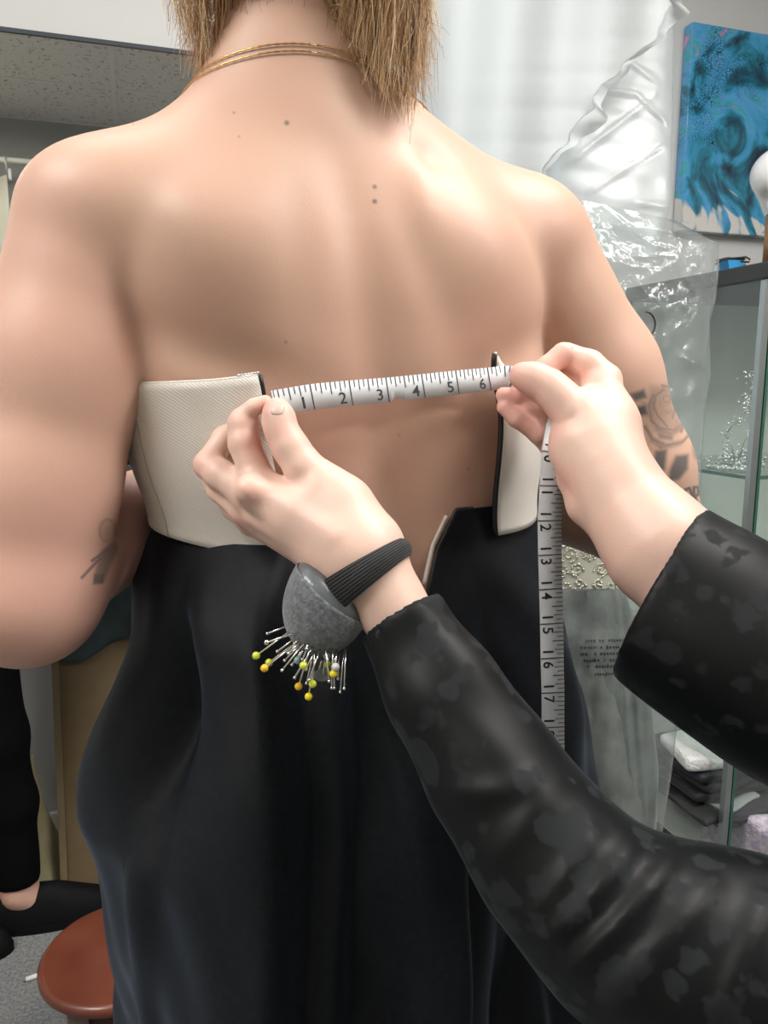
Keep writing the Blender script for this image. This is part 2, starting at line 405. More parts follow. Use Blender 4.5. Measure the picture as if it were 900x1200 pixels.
def back_relief(x, z, cx):
    xr = x - cx
    g = -.0060*np.exp(-(xr/.019)**2)*smooth01(z, .98, 1.06)*(1 - smooth01(z, 1.33, 1.42))      # spine furrow
    g += .003*(np.exp(-((xr-.042)/.026)**2) + np.exp(-((xr+.042)/.026)**2))*smooth01(z, 1.0, 1.08)*(1-smooth01(z, 1.2, 1.3))
    for s in (-1, 1):
        g += .0125*gs(xr, z, s*.100, 1.318, .052, .056, -s*.4)       # shoulder blades
        g -= .0050*gs(xr, z, s*.105, 1.238, .06, .018, s*.35)        # hollow under the blade
        g += .0050*gs(xr, z, s*.140, 1.222, .03, .03)                # flesh beside it
        g -= .0030*gs(xr, z, s*.040, 1.31, .016, .06, s*.25)
    g -= .0050*gs(xr, z, .072, 1.378, .013, .012)                    # dimple above the right blade
    g += .0025*gs(xr, z, .052, 1.345, .010, .03, -.3)
    g += .003*gs(xr, z, .0, 1.405, .022, .02)                        # neck bone
    return g
def torso(p, relief=True):
    x, y, z = p.T; cx, cy, a, b = tab(z); n = 2.35
    X = np.abs((x-cx)/a); Y = np.abs((y-cy)/b)
    d = ((X**n + Y**n)**(1/n) - 1)*np.minimum(a, b)*.95
    if relief: d = d - back_relief(x, z, cx)*(1 - smooth01(y, cy-.05, cy))
    return smax(d, z - 1.45, .03)
def limb_l(p): return chain(p, [((-.180, .085, 1.322), .055), ((-.208, .078, 1.23), .056), ((-.230, .066, 1.15), .052), ((-.240, .054, 1.077), .048)], .02)
def fore_l(p): return chain(p, [((-.240, .058, 1.077), .047), ((-.20, .13, 1.10), .043), ((-.085, .275, 1.13), .026)], .02)
def limb_r(p): return chain(p, [((.160, .095, 1.325), .055), ((.232, .100, 1.225), .056), ((.282, .10, 1.14), .050), ((.303, .10, 1.085), .046)], .02)
def fore_r(p): return chain(p, [((.303, .105, 1.085), .045), ((.225, .18, 1.112), .043), ((.10, .285, 1.14), .026)], .02)
def simple_hand(p, w, dirx):
    w = np.array(w); t = np.array([dirx, .05, -.10]); t /= np.linalg.norm(t); s = np.array([0, .2, 1.0]); s /= np.linalg.norm(s)
    d = cone(p, w, w + t*.06, .024, .03)
    for k in range(4):
        o = w + t*.075 + s*(.027 - .018*k); e = o + t*(.035 + .008*(k in (1, 2))); 
        d = smin(d, chain(p, [(w + t*.03 + s*(.02 - .013*k), .011), (o, .0095), (e, .0085), (e + t*.018 - np.array([0, .012, 0]), .007)], .004), .006)
    return smin(d, chain(p, [(w + t*.02, .014), (w + t*.045 + s*.035, .011), (w + t*.075 + s*.045, .009)], .005), .008)
HC = np.array([-.036, .115, 1.60])
def head(p):
    d = ell(p, HC + (0, -.004, .02), (.075, .096, .098))
    d = smin(d, ell(p, HC + (0, .045, -.045), (.054, .052, .068)), .03)
    d = smin(d, ell(p, HC + (0, .07, -.095), (.022, .02, .018)), .025)                       # chin
    d = smin(d, chain(p, [(HC + (0, .094, .012), .008), (HC + (0, .112, -.026), .011)], .01), .012)   # nose
    d = smin(d, ell(p, HC + (0, .094, -.058), (.024, .010, .009)), .008)                     # lips
    for s in (-1, 1):
        d = smax(d, -ell(p, HC + (s*.032, .099, .004), (.017, .014, .011)), .01)             # eye sockets
        d = smin(d, ell(p, HC + (s*.032, .084, .003), (.013, .012, .010)), .003)
        d = smin(d, ell(p, HC + (s*.077, .01, -.005), (.010, .020, .032)), .006)             # ears
    return d
def body_sdf(p):
    z = p[:, 2]
    d = torso(p)
    neck = chain(p, [((-.036, .10, 1.39), .060), ((-.036, .102, 1.45), .053), ((-.036, .112, 1.54), .053)], .03)
    d = smin(d, neck, .03)
    d = smin(d, cone(p, (-.055, .09, 1.400), (-.165, .088, 1.328), .034, .042), .04)
    d = smin(d, cone(p, (-.012, .092, 1.420), (.140, .095, 1.342), .034, .042), .04)
    k = .0055 + .038*smooth01(z, 1.275, 1.37)
    for lb, fo in ((limb_l, fore_l), (limb_r, fore_r)):
        a = smin(lb(p), fo(p), .018); d = smin(d, a, k)
    d = smin(d, simple_hand(p, (-.085, .275, 1.13), .8), .015); d = smin(d, simple_hand(p, (.10, .285, 1.14), -.8), .015)
    d = smin(d, head(p), .03)
    return d
bv, bf = sdf_mesh(body_sdf, (-.33, -.05, .86), (.35, .40, 1.74), .004, relax=2); bv, bf = largest(bv, bf)
M_skin = skin_mat('customer_skin', (0.63, 0.405, 0.30), (0.70, 0.385, 0.315))
cust = thing('person', L2W(np.array([0, .1, 0.0])), 'customer seen from behind with bare back, short fair hair and unfinished strapless dress', 'person')
body_me = new_mesh('body', L2W(bv), bf)
# refine the skin where the tattoos are
def refine(me, test, cuts):
    bm = bmesh.new(); bm.from_mesh(me)
    fs = [f for f in bm.faces if test(f.calc_center_median())]
    es = {e for f in fs for e in f.edges}
    bmesh.ops.subdivide_edges(bm, edges=list(es), cuts=cuts, use_grid_fill=True); bm.to_mesh(me); bm.free()
def pix(p):
    p = np.asarray(p, float) - np.array([0, 0, CAMZ]); d = p[..., 1]*CT - p[..., 2]*ST; y = p[..., 1]*ST + p[..., 2]*CT
    return 450 + F*p[..., 0]/d, 600 - F*y/d
MOLES = ((336, 144, 2.6, .75), (274, 132, 1.6, .5), (439, 219, 2.4, .7), (439, 236, 2.6, .75), (280, 160, 1.4, .4), (335, 401, 2, .35), (548, 550, 1.6, .3), (156, 145, 1.4, .4), (468, 510, 1.5, .3))
def t_test(c):
    x, y = pix(np.array(c)); near = c.y < .9
    if near and any((x-q[0])**2 + (y-q[1])**2 < 90 for q in MOLES): return True
    return near and ((715 < x < 840 and 440 < y < 640) or (85 < x < 160 and 595 < y < 695))
refine(body_me, t_test, 3)
co = np.empty(len(body_me.vertices)*3, np.float32); body_me.vertices.foreach_get('co', co); co = co.reshape(-1, 3)
no = np.empty(len(body_me.vertices)*3, np.float32); body_me.vertices.foreach_get('normal', no); no = no.reshape(-1, 3)
X, Y = pix(co); loc = W2L(co)
def seg(X, Y, pts, w):
    d = np.full(len(X), 1e9); pts = np.array(pts, float)
    for a, b in zip(pts[:-1], pts[1:]):
        ab = b - a; t = np.clip(((X-a[0])*ab[0] + (Y-a[1])*ab[1])/(ab @ ab + 1e-9), 0, 1)
        d = np.minimum(d, np.hypot(X - a[0] - t*ab[0], Y - a[1] - t*ab[1]))
    return 1 - smooth01(d, w*.35, w*1.6)
def poly(X, Y, pts, soft=2.0):
    pts = np.array(pts, float); ins = np.zeros(len(X), bool); d = np.full(len(X), 1e9)
    for a, b in zip(pts, np.roll(pts, -1, 0)):
        c = ((a[1] > Y) != (b[1] > Y)); xi = (b[0]-a[0])*(Y-a[1])/(b[1]-a[1]+1e-9) + a[0]; ins ^= c & (X < xi)
        ab = b - a; t = np.clip(((X-a[0])*ab[0] + (Y-a[1])*ab[1])/(ab @ ab + 1e-9), 0, 1)
        d = np.minimum(d, np.hypot(X - a[0] - t*ab[0], Y - a[1] - t*ab[1]))
    return smooth01(np.where(ins, d, -d), -soft, soft)
ink = np.zeros(len(co))
def put(v, s): global ink; ink = np.maximum(ink, v*s)
# rose, leaves and lettering on the right arm
for pts, s in (([(738, 462), (755, 456), (758, 466), (744, 470)], .85), ([(735, 480), (757, 474), (760, 486), (738, 489)], .9), ([(738, 500), (752, 498), (753, 520), (742, 520)], .75),
               ([(745, 520), (758, 522), (757, 542), (748, 536)], .8), ([(768, 528), (782, 526), (779, 550), (768, 560), (764, 552)], .85), ([(792, 534), (807, 532), (806, 550), (796, 562), (783, 565), (785, 550)], .85),
               ([(770, 506), (790, 510), (788, 517), (772, 514)], .6), ([(763, 516), (783, 524), (774, 528)], .6), ([(811, 522), (820, 532), (817, 540), (812, 534)], .5), ([(752, 470), (762, 474), (764, 492), (756, 488)], .45),
               ([(772, 488), (780, 492), (784, 500), (776, 498)], .5), ([(790, 486), (800, 496), (796, 504), (788, 502)], .45), ([(772, 466), (778, 472), (776, 480), (770, 476)], .45)):
    put(poly(X, Y, pts, 3.4), s)
for pts, s in (([(763, 484), (770, 499), (788, 505), (804, 494), (801, 504), (786, 512), (768, 506)], .55), ([(765, 460), (760, 476), (764, 490), (768, 488), (766, 474), (770, 462)], .5), ([(793, 460), (800, 476), (804, 492), (798, 490), (794, 474)], .45),
               ([(774, 474), (782, 480), (790, 476), (788, 486), (778, 486)], .5), ([(758, 498), (766, 512), (782, 519), (802, 514), (798, 522), (778, 527), (762, 518)], .5), ([(786, 456), (793, 462), (790, 470), (786, 464)], .45)):
    put(poly(X, Y, pts, 3.2), s)
th = np.linspace(0, 2*math.pi, 26)
put(seg(X, Y, np.stack([781 + 4*np.cos(th), 467.5 + 4*np.sin(th)], -1), 1.0), .6)
put(seg(X, Y, [(781 + (4 + t*1.6)*math.cos(t*1.2), 469 + (4 + t*1.9)*math.sin(t*1.2)) for t in np.linspace(0, 7, 40)], 1.1), .45)
for q in ([(766, 462), (760, 476), (764, 494), (774, 502), (790, 504), (803, 494)], [(776, 452), (788, 454), (796, 470), (800, 486), (806, 500)], [(765, 472), (770, 486), (782, 500)], [(778, 456), (768, 464), (766, 480)],
          [(790, 462), (792, 476), (788, 490)], [(796, 478), (802, 492), (798, 506)], [(756, 500), (764, 514), (780, 522), (800, 518), (810, 506)]): put(seg(X, Y, q, 1.7), .62)
put(.36*poly(X, Y, [(762, 452), (795, 450), (808, 495), (790, 512), (765, 505), (757, 480)], 6), 1)
for q in ([(787, 577), (792, 588), (797, 574)], [(801, 583), (803, 574), (808, 572), (811, 580), (809, 592), (804, 594), (801, 584)], [(814, 596), (813, 571), (818, 571), (819, 579), (814, 582), (820, 594)],
          [(826, 590), (822, 588), (825, 580), (822, 574), (826, 570)]): put(seg(X, Y, q, 1.7), .85)
# small figure on the left forearm
for q in ([(96, 677), (108, 664), (118, 654)], [(108, 657), (118, 650), (126, 644)]): put(seg(X, Y, q, 1.8), .75)
put(poly(X, Y, [(118, 645), (135, 632), (138, 642), (131, 660), (122, 682), (109, 684), (112, 668)], 3), .6)
put(poly(X, Y, [(110, 672), (124, 672), (121, 684), (109, 685)], 2), .8)
put(seg(X, Y, [(118 + 8 + 9*math.cos(t), 622 + 13*math.sin(t)) for t in np.linspace(0, 6.3, 26)], 2.2), .35); put(poly(X, Y, [(117, 612), (133, 612), (133, 640), (120, 640)], 6), .2)
ink *= (loc[:, 1] < .2)
back = (no @ FW) < .3
for (mx, my, r, s) in MOLES:
    ink = np.maximum(ink, s*(1 - smooth01(np.hypot(X-mx, Y-my), r*.4, r*1.7))*back)
flush = .55*(1 - smooth01(loc[:, 2], 1.07, 1.20))*(loc[:, 0] < -.16) + .35*gs(loc[:, 0], loc[:, 2], -.22, 1.25, .07, .16) + .2*gs(loc[:, 0], loc[:, 2], .2, 1.34, .06, .05)
fattr(body_me, 'ink', np.clip(ink, 0, 1)); fattr(body_me, 'flush', np.clip(flush, 0, 1))
body = link('body', body_me, M_skin, cust)
body_bvh = BVHTree.FromPolygons([Vector(v) for v in L2W(bv)], [tuple(map(int, q)) for q in bf])

# ---- the dress
def t_rad(phi, z):
    """radius of the torso from its axis at angle phi (0 = straight back, + to the right)"""
    cx, cy, a, b = tab(z); n = 2.35
    s, c = np.sin(phi), np.cos(phi)
    r = ((np.abs(s)/a)**n + (np.abs(c)/b)**n)**(-1/n)
    return r + np.where(c > .2, back_relief(cx + r*s, z, cx)*.9, 0), cx, cy
def ring_pt(phi, z, off):
    r, cx, cy = t_rad(phi, z); r = r + off
    return L2W(np.stack([cx + r*np.sin(phi), cy - r*np.cos(phi), z], -1))
M_ivory = mat('ivory_twill', (0.74, 0.70, 0.64), 0.75, sheen=(.2, .4, (1, 1, 1))); weave(M_ivory, 260, .35, .0006, .2, True)
M_lining = mat('ivory_lining', (0.62, 0.58, 0.52), 0.6)
M_black = mat('black_wool', (0.003, 0.0038, 0.0052), 0.55, noise=(220, (0.0062, 0.008, 0.0115), 4, .35, .7), sheen=(.12, .35, (.55, .72, 1.0)), spec=.2); weave(M_black, 420, .3, .0005, .4, True)
M_pipe = mat('black_piping', (0.006, 0.006, 0.008), .5); M_zip = mat('zip_metal', (.5, .5, .5), .3, 1.0)
# left edge at phiL, right edge at phiR; the bodice wraps round the front
nph, nz = 130, 26
phiL, phiR = -.60, .645
ph = np.linspace(phiR, 2*math.pi + phiL, nph); tt = np.linspace(0, 1, nz)
PH, T_ = np.meshgrid(ph, tt)
dl = (2*math.pi + phiL) - PH; dr = PH - phiR              # distance from the free edges
ztop = 1.219 + .022*np.exp(-dr/.12) + .006*np.exp(-dl/.25)
zbot = 1.088 + .045*(1 - np.exp(-dl/.9)) - .026*np.exp(-(dr/.75)**4)
Z_ = zbot + (ztop - zbot)*T_
flare = .004 + .006*np.sin(T_*math.pi)**2 + .016*np.exp(-(dl/.30)**2)*T_**1.5 + .001*np.exp(-(dr/.16)**2)*T_ + .008*np.exp(-(dr/.5)**2)
flare = flare + .014*np.exp(-((dl-.75)/.35)**2)*(1 - T_)**1.2 + .0015*np.sin(dl*22)*np.exp(-dl*1.5)*T_
Gp = ring_pt(PH.ravel(), Z_.ravel(), flare.ravel()).reshape(nz, nph, 3)
m_ = MB(); m_.grid(Gp); bod = m_.build('bodice', M_ivory, cust, solid=.0022, offset=1)
# seam of the side panel, piping along the right edge and zip along the left edge
jl = np.argmin(np.abs(dl[0] - .62)); MB().tube([Gp[i, jl] + (Gp[i, jl]-L2W(np.array([0, .112, Z_[i, jl]])))*.016 for i in range(nz)], .0006, 5).build('seam', mat('seam_thread', (.42, .38, .33), .7), bod)
MB().tube([Gp[i, 0] for i in range(nz)], .0024, 7).build('piping', M_pipe, bod)
zp = MB(); zp.tube([Gp[i, -1] + U*.001 for i in range(nz-6, nz)], .0018, 6)
zp.build('zip_tape', M_pipe, bod)
zq = MB(); e0 = Gp[-1, -3]; e1 = Gp[-1, -1]
for k in range(7):
    zq.ball(e0 + (e1-e0)*k/6 + np.array([0, 0, .0015]), .0013, 6, 4)
zq.build('zip_teeth', M_zip, bod)
ed = MB(); ed.tube([Gp[-1, j] + np.array([0, 0, .0002]) for j in range(0, nph)], .0014, 6); ed.build('top_edge', M_ivory, bod)

# skirt: rings round the axis, silhouette from hips to floor, pleats as relief
nph, nz = 440, 130
ph = np.linspace(0, 2*math.pi, nph, endpoint=False); PHs = np.where(ph > math.pi, ph - 2*math.pi, ph)
SZ = np.array([1.13, 1.10, 1.07, 1.017, .954, .88, .78, .70, .55, .30, .015])
SL = np.array([.153, .174, .189, .202, .224, .245, .238, .226, .24, .27, .30])
SR = np.array([.150, .152, .155, .164, .174, .184, .190, .196, .22, .27, .30])
SBk = np.array([.108, .110, .120, .134, .148, .158, .160, .160, .165, .20, .23])
SCX = np.array([.018, .018, .021, .029, .036, .036, .034, .032, .03, .03, .03])
def skirt_pt(phi, z):
    a = np.where(np.sin(phi) < 0, np.interp(z, SZ[::-1], SL[::-1]), np.interp(z, SZ[::-1], SR[::-1])); b = np.interp(z, SZ[::-1], SBk[::-1]); cx = np.interp(z, SZ[::-1], SCX[::-1])
    n = 2.3; s, c = np.sin(phi), np.cos(phi)
    r = ((np.abs(s)/a)**n + (np.abs(c)/b)**n)**(-1/n)
    dn = 1.12 - z; g = smooth01(dn, 0, .08)
    w = lambda x: np.arctan2(np.sin(x), np.cos(x))
    def pleat(p0, amp, wid, step):       # raised flap ending in a step on one side
        q = w(phi - p0); return amp*np.exp(-(q/wid)**2)*(.5 - .5*np.tanh(q/step))
    r = r + g*pleat(-.70 + .10*np.sin(dn*6) + .35*np.exp(-dn/.05)*0, .042, .36, .022)
    r = r + g*pleat(.06 + .0*dn, .014, .25, .014)*smooth01(dn, .12, .2)
    r = r + g*.010*np.exp(-(w(phi + .28 - .5*dn)/.12)**2) + g*.008*np.sin(phi*7 + 3*dn)*smooth01(dn, .1, .4)
    r = r + g*.016*np.exp(-(w(phi + 1.45)/.22)**2)*np.exp(-((z-.93)/.08)**2)        # hip fold at the left
    r = r - g*.032*np.exp(-(w(phi + 1.10)/.10)**2)*np.exp(-((z-.99)/.07)**2)
    r = r + g*.012*np.exp(-(w(phi - .75)/.15)**2) - g*.010*np.exp(-(w(phi - .42)/.12)**2)
    r = r + g*pleat(-.42 - .12*dn, .016, .16, .02)*smooth01(dn, .03, .1) + g*.009*np.exp(-(w(phi + 1.0 + .5*dn)/.07)**2)*smooth01(dn, .1, .25)
    r = r + g*.012*np.exp(-(w(phi - .28 - .6*dn)/.06)**2)*smooth01(dn, .22, .34) - g*.008*np.exp(-(w(phi - .12 - .5*dn)/.07)**2)*smooth01(dn, .18, .3)
    r = r + .0025*np.sin(23*phi + 40*z)*g*.4 + .003*np.sin(9*phi - 31*z)*g
    return L2W(np.stack([cx + r*s, .112 - r*c, z], -1))
xv = .0
vz = np.minimum(1.128, 1.050 + .105*np.clip(np.abs(PHs - .02)/.50, 0, 1)**.9)        # V-shaped opening at the small of the back
vz = np.where(PHs < .02, np.minimum(1.108, 1.05 + .11*np.clip(np.abs(PHs-.02)/.75, 0, 1)**.7), vz)
vz = np.where(np.abs(PHs) > 1.2, 1.12, vz)
tz = np.linspace(0, 1, nz)**1.35
PHg, Tg = np.meshgrid(ph, tz); Zg = vz[None]*(1 - Tg) + .015*Tg
Sg = skirt_pt(PHg.ravel(), Zg.ravel()).reshape(nz, nph, 3)
m_ = MB(); m_.grid(Sg, closed=True); sk = m_.build('skirt', M_black, cust, solid=.0018, offset=-1)
js = [j for j in np.argsort(PHs) if -.1 < PHs[j] < .5]
MB().tube([Sg[0, j] for j in js], .0016, 6).build('waist_piping', M_pipe, sk)
js = [j for j in np.argsort(PHs) if .1 < PHs[j] < .5 and vz[j] < 1.122]
MB().tube([Sg[0, j] + U*-.004 + np.array([0, 0, .003]) for j in js], .0016, 6).build('lining_edge', M_lining, sk)
ib = int(np.argmin(np.abs(PHs - .07)))

# ------------------------------------------------------------------ the seamstress: two arms reaching in from the right
def J(px, py, d, rpx): return (P(px, py, d), rpx*d/F)
def hand_left(p):
    K = .003
    pal = chain(p, [J(312, 574, .483, 21), J(352, 602, .474, 30), J(408, 642, .468, 36)], .02)
    for a, b in (((294, 578, .487, 20), (390, 634, .472, 30)), ((288, 598, .497, 17), (380, 645, .477, 24)), ((296, 614, .508, 13), (380, 648, .480, 20))):
        pal = smin(pal, chain(p, [J(*a), J(*b)], .01), .012)
    pal = smin(pal, chain(p, [J(384, 575, .474, 24), J(404, 594, .472, 30), J(426, 632, .468, 33)], .01), .012)
    d = smin(pal, chain(p, [J(406, 640, .468, 37), J(425, 657, .466, 40), J(460, 712, .461, 33), J(515, 800, .450, 34), J(575, 900, .435, 36)], .02), .02)
    mid = chain(p, [J(292, 578, .487, 20), J(258, 556, .495, 18), J(244, 545, .501, 16.5), J(262, 514, .508, 13), J(285, 492, .510, 11)], K)
    rin = chain(p, [J(288, 598, .497, 17), J(258, 575, .507, 14), J(252, 565, .513, 13), J(268, 535, .520, 11), J(290, 510, .52, 9)], K)
    lit = chain(p, [J(293, 614, .508, 13), J(270, 596, .514, 11), J(266, 588, .518, 10), J(278, 560, .525, 9), J(295, 535, .525, 8)], K)
    idx = chain(p, [J(304, 566, .484, 20), J(286, 520, .486, 18), J(283, 497, .488, 16.5)], .003)
    idx = smin(idx, chain(p, [J(283, 497, .487, 15.5), J(294, 497, .490, 11.5)], K), .0025)           # folded middle joint
    idx = smin(idx, chain(p, [J(283, 488, .486, 11), J(298, 477, .485, 9.5), J(311, 471, .485, 8.5)], K), .002)   # last joint, flat to the thumb
    for g, k in ((mid, .005), (rin, .0045), (lit, .004)): d = smin(d, g, k)
    d = smin(d, idx, .004)
    th = chain(p, [J(392, 586, .473, 27), J(356, 548, .473, 21.5), J(340, 524, .474, 20), J(329, 503, .475, 17.5), J(326, 488, .476, 17), J(324, 480, .478, 13.5)], .006)
    thp = np.maximum(th, -1e9)
    X_, Y_ = pix(p); kk = .0012 + .012*smooth01(X_ + .6*(Y_ - 560), 335, 375)
    d = smin(d, thp, kk)
    d = smin(d, J_ball(p, 291, 574, .4665, 16), .012)                       # knuckle
    for a, b in (((300, 572, .470), (395, 628, .4475)), ((296, 588, .473), (388, 636, .4505)), ((296, 606, .482), (380, 642, .4575))):   # tendons
        d = smin(d, cone(p, P(*a), P(*b), .0016, .0014), .009)
    for (x0, y0, x1, y1, dd) in ((313, 503, 342, 502, .4605), (316, 506, 340, 506, .4603), (296, 524, 306, 521, .475)):
        d = smax(d, -cone(p, P(x0, y0, dd), P(x1, y1, dd), .0005, .0005), .0015)
    return d
def J_ball(p, px, py, d, r): return np.linalg.norm(p - P(px, py, d), axis=1) - r*d/F
def hand_right(p):
    K = .003
    pal = chain(p, [J(704, 456, .522, 24), J(712, 500, .512, 30), J(716, 548, .502, 34)], .02)
    pal = smin(pal, chain(p, [J(676, 490, .516, 23), J(686, 522, .508, 35), J(706, 556, .500, 34)], .02), .012)
    d = smin(pal, chain(p, [J(714, 556, .500, 39), J(737, 594, .490, 45), J(775, 643, .474, 58), J(850, 715, .454, 66), J(960, 800, .44, 72)], .02), .02)
    d = smin(d, chain(p, [J(690, 490, .540, 22), J(684, 545, .528, 24), J(673, 562, .516, 17)], .01), .006)
    d = smin(d, chain(p, [J(673, 563, .512, 18), J(688, 592, .502, 20), J(738, 642, .490, 22)], .01), .005)      # heel of the hand
    idx = chain(p, [J(708, 446, .524, 21), J(690, 428, .528, 17), J(664, 417, .532, 15.5)], .004)
    idx = smin(idx, chain(p, [J(660, 415, .5275, 14), J(640, 431, .5265, 12.5), J(626, 441, .530, 11), J(612, 447, .533, 10)], .003), .0016)
    mid = chain(p, [J(700, 462, .534, 20), J(664, 446, .543, 17), J(642, 458, .541, 12.5), J(606, 465, .538, 10.5), J(590, 463, .538, 9.5)], K)
    rin = chain(p, [J(696, 480, .540, 18), J(658, 480, .546, 14), J(640, 488, .542, 12.5), J(618, 478, .540, 11), J(604, 471, .541, 9)], K)
    lit = chain(p, [J(694, 505, .538, 16), J(652, 522, .546, 13), J(633, 508, .540, 13), J(606, 489, .538, 11.5), J(592, 477, .538, 10)], K)
    lit2 = chain(p, [J(688, 535, .532, 14), J(658, 540, .540, 11), J(645, 527, .542, 10), J(632, 512, .546, 9)], K)
    th = chain(p, [J(694, 518, .507, 31), J(674, 486, .508, 25), J(656, 466, .510, 21), J(642, 453, .512, 19.5), J(624, 444, .515, 18), J(611, 440, .517, 14.5)], .006)
    for g, k in ((mid, .003), (rin, .002), (lit, .002), (lit2, .003)): d = smin(d, g, k)
    d = smin(d, idx, .003)
    X_, Y_ = pix(p); kk = .0012 + .010*smooth01(X_, 668, 690)
    d = smin(d, th, kk)
    for (x0, y0, x1, y1, dd) in ((672, 438, 697, 427, .5065), (678, 446, 704, 434, .503), (641, 483, 668, 479, .4905), (643, 489, 672, 486, .4895)):
        d = smax(d, -cone(p, P(x0, y0, dd), P(x1, y1, dd), .0006, .0006), .0025)
    return d
def clip_arm(f, px, py, d, dirv, lim):
    o = P(px, py, d)
    return lambda p: smax(f(p), (p - o) @ dirv - lim, .002)
lv = sdf_mesh(hand_left, (-.16, .38, .96), (.10, .60, 1.32), .0014, relax=1)
rv = sdf_mesh(hand_right, (.05, .40, 1.0), (.27, .64, 1.36), .0014, relax=1)
M_skin2 = skin_mat('seamstress_skin', (0.78, 0.55, 0.45), (0.74, 0.36, 0.31), rough=.42)
seam = thing('person', (0.45, 0.15, 0.0), 'seamstress reaching in with two black floral sleeves and pale hands holding a tape', 'person')
hv, hf = merge([lv, rv])
hands_me = new_mesh('body', hv, hf)
X, Y = pix(hv); fl_ = np.zeros(len(hv))
for (x, y, r, s) in ((300, 520, 22, .8), (310, 478, 14, .6), (232, 545, 22, .35), (278, 618, 16, .55), (291, 577, 18, .4), (285, 490, 20, .35), (600, 466, 30, .8), (625, 495, 28, .7), (655, 420, 22, .5), (690, 440, 18, .4), (612, 440, 18, .35), (660, 565, 18, .45), (327, 505, 16, .3), (310, 530, 16, .6)):
    fl_ = np.maximum(fl_, s*np.exp(-((X-x)**2 + (Y-y)**2)/r**2))
fattr(hands_me, 'flush', fl_); fattr(hands_me, 'ink', np.zeros(len(hv)))
hands = link('body', hands_me, M_skin2, seam)
hb = BVHTree.FromPolygons([Vector(v) for v in hv], [tuple(map(int, q)) for q in hf])
def hit(px, py, bvh):
    r = ray(px, py); r = r/np.linalg.norm(r); h = bvh.ray_cast(Vector((0, 0, CAMZ)), Vector(r)); return (np.array(h[0]), np.array(h[1])) if h[0] is not None else (None, None)
# thumb nail
M_nail = mat('nail', (0.66, 0.47, 0.41), .38)
nv = []
for i in range(9):
    for j in range(7):
        u_, v_ = -1 + i/4, -1 + j/3
        px = 325.5 + 8.6*u_*(1 - .45*max(0, -v_)**3)*(1 - .12*max(0, v_)**2) - 1.5*v_; py = 479 + 8.2*v_*(1 - .22*u_*u_) 
        q, n_ = hit(px, py, hb); nv.append((q if q is not None else P(px, py, .476)) + (n_ if n_ is not None else np.zeros(3))*(.0004*(1 - 1.2*max(abs(u_), abs(v_))**4)))
m_ = MB(); m_.grid(np.array(nv).reshape(9, 7, 3)); m_.build('nail', M_nail, hands, solid=.0003, offset=-1)

# sleeves
def wr(p, sc, amp, seedv):
    k = np.array(seedv)*sc; return amp*np.sin(p @ k + 1.3*np.sin(p @ (k[[1, 2, 0]]*.6)))
def sleeve_left(p):
    d = chain(p, [J(440, 680, .462, 42), J(467, 722, .460, 42), J(520, 812, .445, 57), J(577, 905, .430, 69), J(648, 1003, .412, 82), J(730, 1090, .395, 96), J(800, 1112, .39, 102), J(900, 1138, .385, 110), J(1080, 1160, .40, 112)], .025)
    q = (p - P(640, 1010, .42)); 
    fold = 0
    for (x0, y0, x1, y1, w, a) in ((625, 1115, 745, 985, 14, .0075), (655, 1150, 790, 1000, 14, .008), (610, 1090, 700, 965, 12, .005), (700, 1180, 840, 1025, 18, .005), (560, 1020, 660, 900, 18, .003), (520, 930, 640, 905, 14, .003), (840, 1200, 900, 1040, 16, .005)):
        A_, B_ = P(x0, y0, .36), P(x1, y1, .36)
        dd = cone(p, A_, B_, 0, 0)*F/.36
        e = (p - A_) @ ((B_-A_)/np.linalg.norm(B_-A_))
        X_, Y_ = pix(p); t = np.clip(((X_-x0)*(x1-x0)+(Y_-y0)*(y1-y0))/((x1-x0)**2+(y1-y0)**2), 0, 1)
        pd = np.hypot(X_-x0-t*(x1-x0), Y_-y0-t*(y1-y0) - 10*np.sin(t*3.1))
        fold = fold + a*np.exp(-(pd/w)**2)*np.sin(t*math.pi)**.5
    d = d - fold - wr(p, 60, .0010, (1, .6, .8))
    cut = (P(467, 722, .460) - p) @ ((P(540, 850, .440) - P(467, 722, .460))/np.linalg.norm(P(540, 850, .44) - P(467, 722, .46)))
    d = smax(d, cut, .002)
    inner = chain(p, [J(440, 680, .462, 37), J(467, 722, .460, 37), J(482, 748, .456, 38)], .02)
    return smax(d, -inner, .0015)
def sleeve_right(p):
    c0 = P(772, 692, .476); c1 = P(880, 772, .452); ax = (c1-c0)/np.linalg.norm(c1-c0)
    d = chain(p, [J(720, 650, .482, 92), J(772, 692, .476, 93), J(860, 757, .455, 97), J(960, 815, .44, 104), J(1090, 890, .43, 112)], .04)
    d = d - wr(p, 45, .002, (.8, -.5, 1)) 
    an_ = P(772+89, 692+46, .456) - c0; an_ /= np.linalg.norm(an_); cut = (c0 - p) @ an_
    d = smax(d, cut, .0025)
    inner = chain(p, [J(700, 635, .486, 87), J(772, 692, .476, 88.5), J(815, 724, .466, 91)], .02)
    return smax(d, -inner, .0015)
s1 = sdf_mesh(sleeve_left, (-.03, .18, .76), (.50, .56, 1.17), .0026, relax=4)
s2 = sdf_mesh(sleeve_right, (.10, .28, .92), (.50, .62, 1.26), .0028, relax=4)
M_satin = mat('black_jacquard', (0.004, 0.0045, 0.005), .5, spec=.22, sheen=(.05, .4, (.8, .9, 1)))
nt, ln = nodes_of(M_satin); b_ = nt['Principled BSDF']; tc_ = nt.new('ShaderNodeTexCoord')
v1 = nt.new('ShaderNodeTexVoronoi'); v1.inputs['Scale'].default_value = 62; v1.feature = 'SMOOTH_F1'; v1.inputs['Smoothness'].default_value = .3
